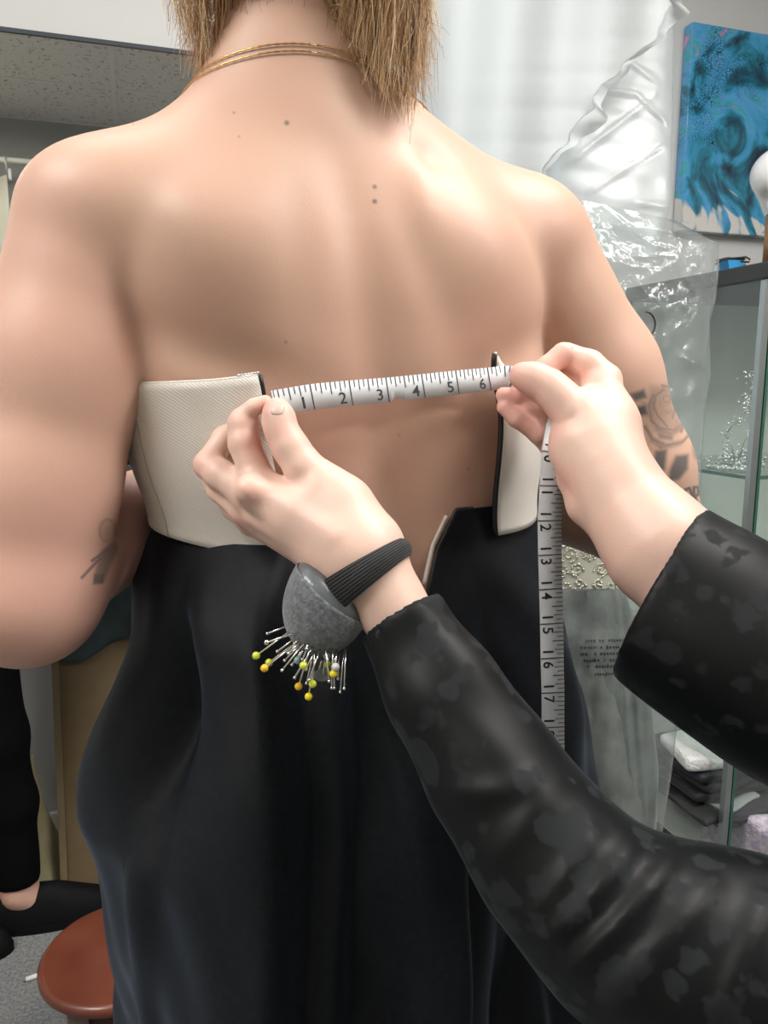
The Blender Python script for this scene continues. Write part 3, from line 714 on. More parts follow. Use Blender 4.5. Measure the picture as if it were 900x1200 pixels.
nz1 = nt.new('ShaderNodeTexNoise'); nz1.inputs['Scale'].default_value = 130; nz1.inputs['Detail'].default_value = 2
mv = nt.new('ShaderNodeMix'); mv.data_type = 'VECTOR'; mv.inputs[0].default_value = .014
ln.new(tc_.outputs['Object'], nz1.inputs['Vector']); ln.new(tc_.outputs['Object'], mv.inputs[4]); ln.new(nz1.outputs['Color'], mv.inputs[5]); ln.new(mv.outputs[1], v1.inputs['Vector'])
nz2 = nt.new('ShaderNodeTexNoise'); nz2.inputs['Scale'].default_value = 18; ln.new(tc_.outputs['Object'], nz2.inputs['Vector'])
sb = nt.new('ShaderNodeMath'); sb.operation = 'ADD'; ln.new(v1.outputs['Distance'], sb.inputs[0])
ml = nt.new('ShaderNodeMath'); ml.operation = 'MULTIPLY'; ml.inputs[1].default_value = 1.2; ln.new(nz2.outputs['Fac'], ml.inputs[0]); ln.new(ml.outputs[0], sb.inputs[1])
cr = nt.new('ShaderNodeValToRGB'); cr.color_ramp.elements[0].position = .85; cr.color_ramp.elements[1].position = .96; ln.new(sb.outputs[0], cr.inputs['Fac'])
cr.color_ramp.elements[0].color = (.0125, .0142, .0155, 1); cr.color_ramp.elements[1].color = (.004, .0045, .005, 1); ln.new(cr.outputs['Color'], b_.inputs['Base Color'])
cr2 = nt.new('ShaderNodeMapRange'); cr2.inputs['From Min'].default_value = .85; cr2.inputs['From Max'].default_value = .96; cr2.inputs['To Min'].default_value = .75; cr2.inputs['To Max'].default_value = .48
ln.new(sb.outputs[0], cr2.inputs['Value']); ln.new(cr2.outputs[0], b_.inputs['Roughness'])
# the rest of her, kneeling beside the camera out of frame
shl, shr = np.array([.38, .25, 1.03]), np.array([.62, .45, 1.11]); elr = np.array([.375, .40, .985]); mid_ = (shl+shr)/2; fd = np.array([-.66, .75, 0])
def torso2(p):
    d = chain(p, [(P(1000, 1155, .39), .05), (shl*.5 + P(1080, 1160, .40)*.5, .052), (shl, .058)], .02)
    d = smin(d, chain(p, [(P(1060, 872, .432), .054), (elr, .055), (shr, .058)], .02), .02)
    ax_ = (shr-shl)/np.linalg.norm(shr-shl)
    d = smin(d, chain(p, [(shl*.85+shr*.15, .062), (shr*.85+shl*.15, .062)], .02), .04)
    for s_ in (-1, 1): d = smin(d, chain(p, [(mid_ + ax_*.075*s_ - (0, 0, .06), .095), (mid_ + ax_*.06*s_ - (0, 0, .28), .085), (mid_ + ax_*.07*s_ - (0, 0, .46), .10)], .04), .05)
    return d
s3 = sdf_mesh(torso2, (.18, .05, .48), (.80, .62, 1.26), .010)
sv, sf = merge([s1, s2, s3])
blouse = link('blouse', new_mesh('blouse', sv, sf), M_satin, seam)

hd2 = mid_ + np.array([-.01, .02, .235])
RT = np.stack([np.array([fd[1], -fd[0], 0]), fd, np.array([0, 0, 1.0])], 1); RT /= np.linalg.norm(RT, axis=0)
def head2(p):
    d = head((p - hd2) @ RT + HC)
    return smin(d, chain(p, [(mid_ + (0, 0, .02), .060), (mid_ + (0, 0, .10), .05), (hd2 - (0, 0, .05), .05)], .02), .03)
v_, f_ = sdf_mesh(head2, hd2 - .28, hd2 + .18, .006); hv2, hf2 = merge([(hv, hf), (v_, f_)]); hm_ = new_mesh('body', hv2, hf2)
fattr(hm_, 'flush', np.concatenate([fl_, np.zeros(len(v_))])); fattr(hm_, 'ink', np.zeros(len(hv2))); hands.data = hm_; hm_.materials.append(M_skin2)
hip2 = mid_ - np.array([0, 0, .52]); ax2 = (shr-shl)*np.array([1, 1, 0]); ax2 /= np.linalg.norm(ax2)
def legs2(p):
    d = ell(p, hip2, (.17, .15, .12))
    for s_ in (-1, 1):
        k_ = hip2 + ax2*.09*s_ + fd*.06; k_[2] = .075; e_ = k_ - fd*.40; e_[2] = .06
        d = smin(d, chain(p, [(hip2 + ax2*.085*s_, .095), (k_, .072)], .03), .03); d = smin(d, chain(p, [(k_, .068), (e_, .045), (e_ - fd*.12 - (0, 0, .01), .035)], .02), .02)
    return d
v_, f_ = sdf_mesh(legs2, hip2 - (.5, .65, .60), hip2 + (.5, .5, .2), .011); link('trousers', new_mesh('trousers', v_, f_), mat('dark_trousers', (.008, .008, .01), .8), seam)

# ------------------------------------------------------------------ the tape measure
inch = .0254
keys = [  # inches, px, py(centre), d, width direction angle in the picture (deg, 90 = up), twist towards camera
    (0.05, 318, 473.5, .484, 97), (1, 366, 465, .4935, 96.5), (2, 411, 460.5, .505, 95.5), (3, 454, 457, .517, 94.5), (4, 496, 452.5, .5265, 95), (5, 536, 448, .5355, 96), (6, 573, 444.5, .5445, 97), (6.6, 596, 441.5, .550, 97),
    (7.1, 612, 446, .543, 80), (8.0, 650, 462, .532, 40), (8.8, 658, 485, .528, 12), (9.3, 653, 505, .527, 4), (10, 649, 530, .530, -6), (11, 646.5, 569, .547, -4), (12, 644, 610, .553, -1), (13, 644.5, 650, .560, 0), (14, 645.5, 690, .567, 0),
    (15, 646.5, 730.5, .574, 0), (16, 647, 771, .581, 0), (17, 648, 811.5, .588, 0), (18, 648, 852, .595, 0), (19, 648.5, 892, .602, 0), (21, 649, 972, .617, 0), (24, 650, 1090, .637, 0)]
ks = np.array([k[0] for k in keys]); kp = np.array([P(k[1], k[2], k[3]) for k in keys]); ka = np.array([k[4] for k in keys], float)
TWID = .0165
ss = np.linspace(ks[0], ks[-1], 480)
def spline(s, arr):
    return np.stack([np.interp(s, ks, arr[:, i]) for i in range(arr.shape[1])], -1)
def smooth_path(a, n=9):
    k = np.ones(n)/n; return np.stack([np.convolve(np.pad(a[:, i], n//2, mode='edge'), k, 'valid') for i in range(a.shape[1])], -1)
def d_hang(py, Yw): return Yw/(CT + (600-py)/F*ST)
for i_, k_ in enumerate(keys):
    if k_[0] >= 10: kp[i_] = P(k_[1], k_[2], d_hang(k_[2], .522 + .001*(k_[0]-10)))
cp = smooth_path(spline(ss, kp)); an = smooth_path(np.interp(ss, ks, ka)[:, None])[:, 0]
CX = np.array([1.0, 0, 0]); CY = np.array([0, ST, CT]); CF = np.array([0, CT, -ST])
wd = np.cos(np.radians(an))[:, None]*CX + np.sin(np.radians(an))[:, None]*CY
tg = np.gradient(cp, axis=0); tg /= np.linalg.norm(tg, axis=1)[:, None]
wd = wd - (wd*tg).sum(1)[:, None]*tg; wd /= np.linalg.norm(wd, axis=1)[:, None]
nr = np.cross(tg, wd); nr *= np.sign(-(nr @ CF))[:, None]
wd[ss < 9.0] += 0
def tape_map(s, v, off):
    i = lambda a: np.stack([np.interp(s, ss, a[:, k]) for k in range(3)], -1)
    return i(cp) + i(wd)*(np.asarray(v)*TWID)[..., None] + i(nr)*off
M_tape = mat('tape_vinyl', (0.60, 0.615, 0.63), .38, noise=(90, (.55, .565, .58), 3, .4, .7)); M_ink = mat('tape_print', (.02, .02, .025), .5)
tape = thing('tape_measure', cp[0], 'white tailor tape measure stretched across the bare back and hanging from one hand', 'tape measure')
vv = np.array([-.5, 0, .5]); G = np.stack([tape_map(ss, np.full(len(ss), v), 0.0) for v in vv], 1)
nick = np.abs(ss - 3.25) < .12; G[nick, 0] += wd[nick]*TWID*.10
nick = np.abs(ss - 3.12) < .05; G[nick, 0] += wd[nick]*TWID*.08
m_ = MB(); m_.grid(G); m_.build('band', M_tape, tape, solid=.0005)
tk = MB(); OFF = .00045
for e in range(1, 24*8):
    s = e/8
    if s < .06: continue
    if s == int(s): v0, v1_, w = -.5, .5, .013
    elif e % 4 == 0: v0, v1_, w = .02, .5, .012
    elif e % 2 == 0: v0, v1_, w = .1, .5, .010
    else: v0, v1_, w = .22, .5, .010
    a = np.array([s-w, s+w, s+w, s-w]); b = np.array([v0, v0, v1_, v1_])
    tk.add(tape_map(a, b, OFF), [(0, 1, 2, 3)])
o = tk.build('tick_marks', M_ink, tape, solid=.00008)
def text_verts(ch):
    cu = bpy.data.curves.new('digit', 'FONT'); cu.body = ch; cu.align_x = 'CENTER'; cu.align_y = 'CENTER'; cu.size = 1.0; cu.offset = .012; cu.resolution_u = 5
    ob = bpy.data.objects.new('digit', cu); C.objects.link(ob)
    dg = bpy.context.evaluated_depsgraph_get(); me = ob.evaluated_get(dg).to_mesh()
    v = np.array([p.co[:] for p in me.vertices]); f = [tuple(q.vertices) for q in me.polygons]
    bpy.data.objects.remove(ob); bpy.data.curves.remove(cu)
    c = (v.min(0)+v.max(0))/2; v = v - c; return v/(v[:, 1].max()-v[:, 1].min()), f
GL = {c: text_verts(c) for c in '0123456789'}
hgt = .46
for n in range(1, 24):
    m_ = MB(); t = str(n)
    for q, c in enumerate(t):
        v, f = GL[c]
        s0 = n - .23 if len(t) == 1 else n + (-.19 if q == 0 else .19)
        m_.add(tape_map(s0 + v[:, 0]*hgt*TWID/inch*1.02, -.17 + v[:, 1]*hgt, OFF), f)
    m_.build('number', M_ink, tape)

# ------------------------------------------------------------------ wrist pincushion
def V3(dx, dy, dd): return CX*dx + CY*dy + CF*dd
M_felt = mat('grey_felt', (0.10, 0.11, 0.12), .95, noise=(320, (.21, .22, .235), 5, .35, .7), bump=(500, .6, .002), sheen=(.4, .5, (1, 1, 1)))
M_lea = mat('grey_satin_lining', (.12, .13, .14), .25, bump=(160, .3, .002)); M_rib = mat('black_rib_knit', (.008, .008, .009), .75, sheen=(.15, .5, (1, 1, 1)))
pc = thing('wrist_pincushion', P(384, 692, .455), 'grey felt pincushion on a black ribbed band around the wrist', 'pincushion')
c0 = P(388, 696, .462); axd = V3(-.62, -.74, .18); axd /= np.linalg.norm(axd)
e1 = V3(.64, -.72, .0); e1 -= axd*(e1 @ axd); e1 /= np.linalg.norm(e1); e2 = np.cross(axd, e1)
R_ = .0268; Hh = .040
rows = []
for i in range(22):
    t = i/21; r = R_*(1 - t**2.4)**.5 if t < 1 else 0.0001; z = Hh*t
    rows.append([c0 + axd*(z - .002) + (e1*math.cos(w)*(r + .0012*math.sin(3*w)*(1-t)) + e2*math.sin(w)*r*.85) + e1*.006*t for w in np.linspace(0, 2*math.pi, 40, endpoint=False)])
m_ = MB(); m_.grid(np.array(rows), closed=True)
cush = m_.build('cushion', M_felt, pc, solid=.0008)
m_ = MB()
rows = []
for i in range(8):
    t = i/7; rr = R_*(1.0 - .55*t**2); rows.append([c0 - axd*.010*math.sin(t*math.pi/2)*1.0 + e1*math.cos(w)*rr + e2*math.sin(w)*rr*.85 for w in np.linspace(0, 2*math.pi, 32, endpoint=False)])
m_.grid(np.array(rows), closed=True); m_.add(rows[-1], [tuple(range(32))]); m_.build('underside', M_lea, pc)
# band: a ribbed ribbon loop from the cushion's base over the wrist and back underneath
wa = P(460, 712, .460) - P(408, 642, .468); wa /= np.linalg.norm(wa)
wc = P(424, 676, .465)
la = V3(.86, .46, -.1); la -= wa*(la @ wa)*.75; la /= np.linalg.norm(la); lb = -CF - wa*0.1; lb -= la*(lb @ la); lb /= np.linalg.norm(lb)
nb2 = 90; ang = np.linspace(0, 2*math.pi, nb2, endpoint=False)
ctr = wc[None] + la*(np.cos(ang)*.0315 + .0030)[:, None] + lb*(np.sin(ang)*.0285 + .001)[:, None]
bw = np.cross(la, lb); bw /= np.linalg.norm(bw); bw = bw if bw @ wa > 0 else -bw
wid = .0085 + .0025*np.cos(ang - math.pi)
rad = (ctr - wc); rad -= (rad @ bw)[:, None]*bw; rad /= np.linalg.norm(rad, axis=1)[:, None]
rows = []
for k in range(41):
    v = -1 + k/20; rel = .00035*math.cos(k*math.pi/2)
    rows.append(ctr + bw*(wid*v)[:, None] + rad*(rel - .0025*v*v))
m_ = MB(); m_.grid(np.array(rows), closed=True); m_.build('wrist_band', M_rib, pc, solid=.0018)
# pins
M_steel = mat('pin_steel', (.75, .74, .70), .22, 1.0)
PINC = {'lime': mat('pin_lime', (.62, .68, .06), .25, coat=(.5, .1)), 'yellow': mat('pin_yellow', (.85, .68, .02), .25, coat=(.5, .1)), 'orange': mat('pin_orange', (.85, .52, .02), .25, coat=(.5, .1)), 'olive': mat('pin_olive', (.34, .36, .03), .3),
        'blue': mat('pin_blue', (.35, .52, .55), .3), 'white': mat('pin_white', (.6, .6, .58), .3)}
def zpix(x, y): return 290 + x/6.43, 730 + y/6.43
balls = [((365, 65), (65, 247), 'lime', 'lime ball-headed pin sticking out farthest from the grey pincushion'),
         ((400, 150), (162, 300), 'lime', 'lime ball-headed pin touching the amber one beside it'),
         ((390, 175), (128, 341), 'orange', 'amber ball-headed pin touching a lime one beside it'),
         ((450, 190), (380, 281), 'blue', 'pale blue ball-headed pin among the steel pins'),
         ((490, 200), (422, 321), 'lime', 'lime ball-headed pin close under the pincushion beside the pale blue one'),
         ((470, 240), (385, 478), 'orange', 'amber ball-headed pin hanging low beside a lime one'),
         ((510, 230), (491, 459), 'lime', 'lime ball-headed pin just above the lowest yellow one'),
         ((520, 250), (460, 555), 'yellow', 'yellow ball-headed pin hanging lowest of all'),
         ((570, 220), (607, 316), 'olive', 'dark olive ball-headed pin close to the felt'),
         ((640, 230), (648, 383), 'yellow', 'bright yellow ball-headed pin beside the clear flat-headed one'),
         ((600, 200), (598, 248), 'white', 'whitish ball-headed pin pushed deepest into the felt'),
         ((670, 250), (664, 332), 'white', 'whitish ball-headed pin beside the bright yellow one')]
plain = [((350, 40), (150, 80)), ((390, 100), (145, 147)), ((400, 120), (225, 215)), ((420, 140), (355, 155)), ((430, 150), (308, 230)), ((430, 165), (280, 283)), ((440, 170), (260, 358)), ((450, 190), (335, 315)), ((470, 180), (415, 275)), ((480, 240), (355, 412)),
         ((505, 230), (445, 455)), ((540, 250), (465, 430)), ((580, 250), (520, 420)), ((590, 220), (615, 440)), ((640, 250), (635, 490)), ((650, 250), (655, 490)), ((690, 260), (683, 420)), ((725, 260), (700, 520)), ((740, 260), (730, 495)), ((460, 170), (445, 195)), ((520, 230), (440, 350))]
def pin_geom(b, t, k):
    bx, by = zpix(*b); tx, ty = zpix(*t); dd = .452 + .006*math.sin(k*2.7)
    tip = P(tx, ty, dd); base = P(bx + (bx-tx)*.12, by - 6 + (by-ty)*.12, dd + .006); return base, tip
for k, (b, t, c, lab) in enumerate(balls):
    base, tip = pin_geom(b, t, k)
    o = thing('ball_pin', base, lab, 'pin'); MB().tube([base, tip], .0006, 6).build('shaft', M_steel, o); MB().ball(tip, .0024, 14, 10).build('ball_head', PINC[c], o)
ordn = 'first second third fourth fifth sixth seventh eighth ninth tenth eleventh twelfth thirteenth fourteenth fifteenth sixteenth seventeenth eighteenth nineteenth twentieth last'.split()
plain.sort(key=lambda q: math.atan2(q[1][0] - 560, q[1][1] + 40))
for k, (b, t) in enumerate(plain):
    base, tip = pin_geom(b, t, k+.5)
    o = thing('steel_pin', base, 'plain steel pin in the pincushion, %s of the fan counting from the highest pin' % ordn[k], 'pin', 'plain steel pins in the pincushion')
    MB().tube([base, tip], .00062, 6).build('shaft', M_steel, o); MB().ball(tip, .0011 if t != (145, 147) else .0017, 8, 6).build('head', M_steel, o)
base, tip = pin_geom((585, 250), (572, 390), 3)
o = thing('flat_head_pin', base, 'pin with a large clear flat disc head below the pincushion', 'pin')
MB().tube([base, tip], .0006, 6).build('shaft', M_steel, o)
dc = MB(); rim = [tip + CX*math.cos(w)*.0062 + (CY*.62+CX*.18)*math.sin(w)*.0058 + CF*.002*math.sin(w) for w in np.linspace(0, 6.283, 24, endpoint=False)]
dc.add(rim, [tuple(range(24))]); dc.build('flat_head', clear_mat('clear_plastic_disc', (.75, .78, .78), .3, .1), o, solid=.0006)

# ------------------------------------------------------------------ hair and necklace
def hair_cap_sdf(p):
    d = np.abs(ell(p, HC + (0, -.008, .022), (.083, .105, .106))) - .006
    d = smax(d, p[:, 1] - (HC[1] + .045 + .35*(p[:, 2] - HC[2] - .02)), .01)
    return smax(d, (HC[2] - .068) - p[:, 2] - .3*(p[:, 1]-HC[1]), .008)
M_cap = weave(mat('hair_combed', (.30, .17, .075), .65, noise=(40, (.19, .10, .042), 4, .35, .7), spec=.3), 70, .9, .003)
cv, cf = sdf_mesh(hair_cap_sdf, (-.16, -.03, 1.48), (.09, .28, 1.76), .005)
M_hair = [mat('hair_brown', (.19, .095, .040), .42, spec=.5), mat('hair_fair', (.50, .295, .135), .40, spec=.5), mat('hair_blond', (.78, .57, .33), .38, spec=.5)]
hair = link('hair', new_mesh('hair', L2W(cv), cf), M_cap, cust)
link('hair', new_mesh('hair', (cv - HC) @ RT.T + hd2, cf), M_cap, seam)
crv = []
for k in range(3):
    cu = bpy.data.curves.new('hair_strands', 'CURVE'); cu.dimensions = '3D'; cu.bevel_depth = .00031; cu.bevel_resolution = 0; crv.append(cu)
def strand(root, mid, tip, kind, thick=1.0, n=10, wob=.003):
    root, mid, tip = map(np.asarray, (root, mid, tip)); t = np.linspace(0, 1, n)[:, None]
    pts = (1-t)**2*root + 2*t*(1-t)*mid + t*t*tip
    w = rng.normal(0, wob, 3); w2 = rng.normal(0, wob*.35, 3); pts = pts + w*np.sin(t*math.pi*1.4)*t + w2*np.sin(t*9 + w[0]*900)
    sp = crv[kind].splines.new('POLY'); sp.points.add(n-1)
    sp.points.foreach_set('co', np.concatenate([pts, np.ones((n, 1))], 1).ravel())
    sp.points.foreach_set('radius', (thick*np.linspace(1, .35, n)).astype(np.float32))
def scalp(th, z):
    k = math.sqrt(max(.05, 1 - ((z - HC[2] - .022)/.108)**2)); return L2W(np.array([HC[0] + .088*k*math.sin(th), HC[1] - .008 - .108*k*math.cos(th), z]))
def lock(nst, th, zr, tips, d, kinds, spread=6, thick=1.0, wob=.0055, bulge=.02):
    tips = np.array(tips, float)
    for _ in range(nst):
        u_ = rng.random(); i = u_*(len(tips)-1); j = int(min(i, len(tips)-2)); f = i - j
        px, py = tips[j]*(1-f) + tips[j+1]*f; px += rng.normal(0, spread*.5); py += rng.normal(0, spread) - abs(rng.normal(0, spread*1.5))
        r = scalp(th[0] + (th[1]-th[0])*np.clip(u_ + rng.normal(0, .12), 0, 1), rng.uniform(*zr))
        tip = P(px, py, rng.uniform(*d)); out = r - L2W(np.array([HC[0], HC[1], r[2]])); out /= np.linalg.norm(out)
        mid = r + out*(bulge*rng.uniform(.5, 1.3)); mid[2] = r[2]*.45 + tip[2]*.55
        mid[:2] = mid[:2]*.6 + tip[:2]*.4 + out[:2]*.006
        strand(r, mid, tip, int(rng.choice(3, p=kinds)), thick*rng.uniform(.7, 1.3), wob=wob)
lock(520, (-1.35, -.55), (1.50, 1.62), [(208, 20), (222, 52), (236, 92), (241, 100), (252, 82), (268, 62), (288, 42)], (.535, .560), (.2, .45, .35), 7)
lock(420, (-.75, .55), (1.50, 1.58), [(280, 30), (305, 26), (330, 18), (352, 30), (380, 22), (405, 32), (430, 50)], (.522, .540), (.5, .4, .1), 7)
lock(1000, (.25, 1.40), (1.50, 1.64), [(405, 36), (425, 70), (440, 96), (455, 118), (470, 130), (482, 128), (492, 104), (498, 74), (500, 44)], (.515, .550), (.15, .42, .43), 8)
lock(360, (.1, .7), (1.50, 1.62), [(390, 22), (420, 60), (440, 88), (462, 116)], (.512, .526), (.25, .45, .3), 6)
for (x0, y0, x1, y1, xm, ym, k) in ((345, -40, 356, 62, 330, 40, 0), (352, -40, 395, 66, 345, 60, 0), (362, -30, 340, 58, 360, 55, 0), (380, -40, 415, 108, 378, 70, 0), (386, -40, 436, 108, 395, 80, 0), (400, -40, 462, 100, 410, 70, 0), (372, -30, 366, 64, 372, 80, 0), (305, -20, 288, 34, 318, 32, 0),
                                 (440, -30, 503, 118, 470, 90, 1), (470, -30, 508, 72, 500, 76, 2), (480, -30, 500, 36, 492, 34, 1), (200, -30, 216, 42, 205, 10, 2), (420, -30, 470, 112, 440, 60, 1), (450, -20, 445, 112, 470, 90, 2)):
    for q in range(2): strand(P(x0+q*2, y0, .545), P(xm+q, ym, .528), P(x1+q*3, y1-q*3, .533 if x1 < 430 else .525), k, 1.5, wob=.001)
for k in range(3):
    o = link('hair_strands', crv[k], M_hair[k], hair); o['kind'] = 'stuff'
M_gold = mat('gold', (.78, .50, .22), .25, 1.0)
nk = thing('necklace', L2W(np.array([-.036, .04, 1.42])), 'fine double gold chain around the nape', 'necklace')
for q, (zb, dip) in enumerate(((1.441, .018), (1.436, .022))):
    pts = []
    for w in np.linspace(0, 2*math.pi, 150, endpoint=False):
        z = zb - dip*(1 - math.cos(w))/2 + .002*math.cos(w*2)
        o_ = L2W(np.array([-.036, .10, z])); dr = L2W(np.array([-.036 + math.sin(w), .10 - math.cos(w), z])) - o_
        far = o_ + dr*.2; h = body_bvh.ray_cast(Vector(far), Vector(-dr)); pts.append((np.array(h[0]) if h[0] is not None else o_ + dr*.06) + dr*.0006)
    m_ = MB(); pts = np.array(pts)
    for k in range(2): pts = (np.roll(pts, 1, 0) + pts*2 + np.roll(pts, -1, 0))/4
    pts += (pts - L2W(np.array([-.036, .10, 1.44])))*.012
    m_.tube([*pts, pts[0]], [.00045 + .00035*(i % 2) for i in range(151)], 5); m_.build('chain', M_gold, nk)

# ------------------------------------------------------------------ right background: window curtain, veil, garment bags
def vnoise(a, b, seed):
    r = np.random.default_rng(seed); out = np.zeros_like(a)
    for k in range(7):
        f = r.uniform(.5, 1.6)*(1.7**(k/2)); t = r.uniform(0, 6.28); out += np.sin(f*(a*math.cos(t) + b*math.sin(t)) + r.uniform(0, 6.28))/(1.25**k)
    return out/2.5
M_sheer = clear_mat('sheer_white', (1, 1, 1), .93, .6, refl=0)
ca0, ca1 = room_ab(on_wall(440, 100, .14))[0], room_ab(on_wall(668, 100, .14))[0]
aa = np.linspace(ca0, ca1, 150); zz_ = np.linspace(.75, 2.62, 24)
G = np.array([[RW(a, .13 + .022*math.sin(a*46 + .6*math.sin(z*1.3)) + .012*math.sin(a*23+1), z) for a in aa] for z in zz_])
m_ = MB(); m_.grid(G); o = m_.build('sheer_curtain', M_sheer); tag(o, 'sheer white curtain with vertical folds in front of the bright window', 'curtain')
def rows_edges(rows, n):
    r = np.array(rows, float); y = np.linspace(r[0, 0], r[-1, 0], n); return y, np.interp(y, r[:, 0], r[:, 1]), np.interp(y, r[:, 0], r[:, 2])
def ridges(PX, PY, segs):
    h = np.zeros_like(PX)
    for (x0, y0, x1, y1, w, a) in segs:
        t = np.clip(((PX-x0)*(x1-x0) + (PY-y0)*(y1-y0))/((x1-x0)**2 + (y1-y0)**2), 0, 1)
        h += a*np.exp(-(np.hypot(PX-x0-t*(x1-x0), PY-y0-t*(y1-y0))/w)**2)*np.sin(np.clip(t, .02, .98)*math.pi)**.5
    return h
# veil: white tulle whose scalloped border runs down across
M_veil = clear_mat('white_tulle', (1, 1, 1), .82, .5, refl=.05)
n = 90; y, xl, xr = rows_edges([(-160, 480, 800), (-60, 480, 793), (0, 482, 784), (35, 484, 777), (70, 488, 740), (100, 490, 706), (130, 495, 690), (180, 500, 652), (240, 505, 600), (330, 505, 545)], n)
xr = xr + 3.5*np.sin(y*.16) + 2*np.sin(y*.31)
t = np.linspace(0, 1, 80); PX = xl[:, None] + (xr-xl)[:, None]*t; PY = np.repeat(y[:, None], 80, 1)
D = 1.42 + .022*np.sin(PX*.055 + .004*PY) + .012*np.sin(PX*.021+1) + .05*(1-t)[None]
m_ = MB(); m_.grid(P(PX, PY, D)); veil = m_.build('veil', M_veil, solid=.001); tag(veil, 'white tulle veil with a scalloped border hanging beside the painting', 'veil')
sl_ = np.linspace(0, 1, 160); ey = np.interp(sl_, np.linspace(0, 1, n), y); ex = np.interp(sl_, np.linspace(0, 1, n), xr)
rowsv = []
for k in range(7):
    v = k/6; ph_ = sl_*46 + .8*np.sin(sl_*21)
    rowsv.append(P(ex + v*(9 + 13*np.maximum(0, np.sin(ph_*.5))**2), ey + v*(5 + 6*np.sin(ph_*.5+.4)), 1.415 - .018*v*np.sin(ph_)))
m_ = MB(); m_.grid(np.array(rowsv)); m_.build('border', M_veil, veil)
# big translucent dust cover behind it
M_cover = clear_mat('frosted_cover', (.96, .98, .98), .34, .25, bump=(9, .12, .01), refl=.5)
def bag(rows, n, m, dfun, thick, noise_amp, noise_f, seed, segs=(), skew=0.0):
    y, xl, xr = rows_edges(rows, n); w = np.linspace(0, 2*math.pi, m, endpoint=False)
    W_, Yg = np.meshgrid(w, y); c = .5 + .5*np.cos(W_ + math.pi)*1.0
    PX = xl[:, None] + (xr-xl)[:, None]*c; front = np.sin(W_)
    Yg = Yg + skew*(PX - 690)*np.exp(-(Yg - y[0])/70)
    D = dfun(PX, Yg) - thick*front + noise_amp*vnoise(PX*noise_f, Yg*noise_f, seed)*np.abs(front) - .55*ridges(PX, Yg, segs)*(front > 0)
    return P(PX, Yg, D), (PX, Yg, front)
Gp_, _ = bag([(-160, 640, 796), (0, 636, 790), (100, 632, 789), (235, 630, 786), (300, 640, 770)], 130, 190, lambda x, y: 1.52 + 0*x, .014, .003, .03, 3,
             ((660, 196, 768, 113, 2.2, .012), (700, 106, 748, 110, 2.4, .012), (745, 110, 780, 142, 2.0, .010), (690, 226, 778, 169, 2.2, .010), (745, 238, 788, 243, 2, .01), (720, 60, 770, 95, 3, .006), (670, 140, 690, 126, 3, .008)))
m_ = MB(); m_.grid(Gp_, closed=True); o = m_.build('dust_cover', M_cover); tag(o, 'frosted plastic dust cover with sharp creases hanging left of the painting', 'garment bag')
# clear crinkled garment bag over the beaded gown
M_bag = clear_mat('clear_poly', (.94, .97, .965), .17, .12, bump=(45, .5, .006), refl=.6)
crn = [(690, 262, 843, 276, 3, .010), (772, 247, 842, 268, 2.5, .008), (700, 238, 770, 292, 3, .010), (835, 272, 822, 560, 3, .008), (700, 300, 760, 318, 5, .012), (752, 330, 800, 302, 4, .012), (790, 300, 818, 350, 4, .012), (770, 350, 808, 340, 4, .012),
       (740, 318, 770, 362, 4, .010), (800, 418, 828, 432, 3, .010), (806, 432, 826, 418, 3, .008), (776, 350, 779, 420, 3, .008), (760, 300, 835, 300, 4, .010), (812, 468, 850, 462, 3, .006), (780, 300, 790, 345, 3, .01), (760, 980, 735, 700, 4, .010), (745, 960, 722, 690, 4, .010), (770, 800, 742, 640, 4, .008)]
rb = np.random.default_rng(5)
for k in range(46):
    x, y_ = rb.uniform(725, 830), rb.uniform(285, 365); a_ = rb.uniform(0, 3.14); L_ = rb.uniform(8, 22); crn.append((x, y_, x+L_*math.cos(a_), y_+L_*math.sin(a_), rb.uniform(1.5, 3), rb.uniform(.004, .010)))
Gp_, (bx, by, bfr) = bag([(236, 640, 792), (262, 640, 842), (300, 640, 843), (345, 640, 839), (372, 640, 832), (440, 636, 833), (480, 630, 826), (560, 590, 822), (650, 585, 814), (760, 590, 806), (830, 600, 796), (900, 610, 788), (980, 620, 776), (1090, 630, 760)], 330, 260,
              lambda x, y: 1.10 + .00004*(y-236) + 0*x, .06, .006, .035, 11, crn, .22)
m_ = MB(); m_.grid(Gp_, closed=True); bagm = m_.build('garment_bag', M_bag); tag(bagm, 'clear crinkled plastic garment bag with small black print hanging in front of the cabinet', 'garment bag')
# print on the bag (front surface is near 1.04)
M_print = mat('bag_print', (.03, .03, .032), .5)
bagb = BVHTree.FromPolygons([Vector(v) for v in Gp_.reshape(-1, 3)], [tuple(q) for q in m_.f])
def on_bag(px, py):
    q, n_ = hit(px, py, bagb); return q - (ray(px, py)/np.linalg.norm(ray(px, py)))*.0012 if q is not None else P(px, py, 1.045)
m_ = MB(); rp_ = np.random.default_rng(3)
for r_, (yy, x0, x1) in enumerate(((751, 686, 742), (759, 680, 742), (766.5, 680, 740), (774, 684, 740), (781, 688, 728), (790, 692, 728))):
    x = x0
    while x < x1:
        L_ = rp_.uniform(2.5, 4.5)
        if rp_.random() < .86:
            y2 = yy - (x-x0)*.02; h_ = rp_.uniform(1.2, 2.3)
            m_.add([on_bag(x, y2+h_), on_bag(x+L_*.62, y2+h_), on_bag(x+L_*.62, y2-h_*rp_.uniform(.2, 1)), on_bag(x, y2-h_*rp_.uniform(.4, 1))], [(0, 1, 2, 3)])
        x += L_
m_.build('small_print', M_print, bagm)
m_ = MB(); ring = [(np.cos(w), np.sin(w)) for w in np.linspace(-1.7, 1.7, 30)]
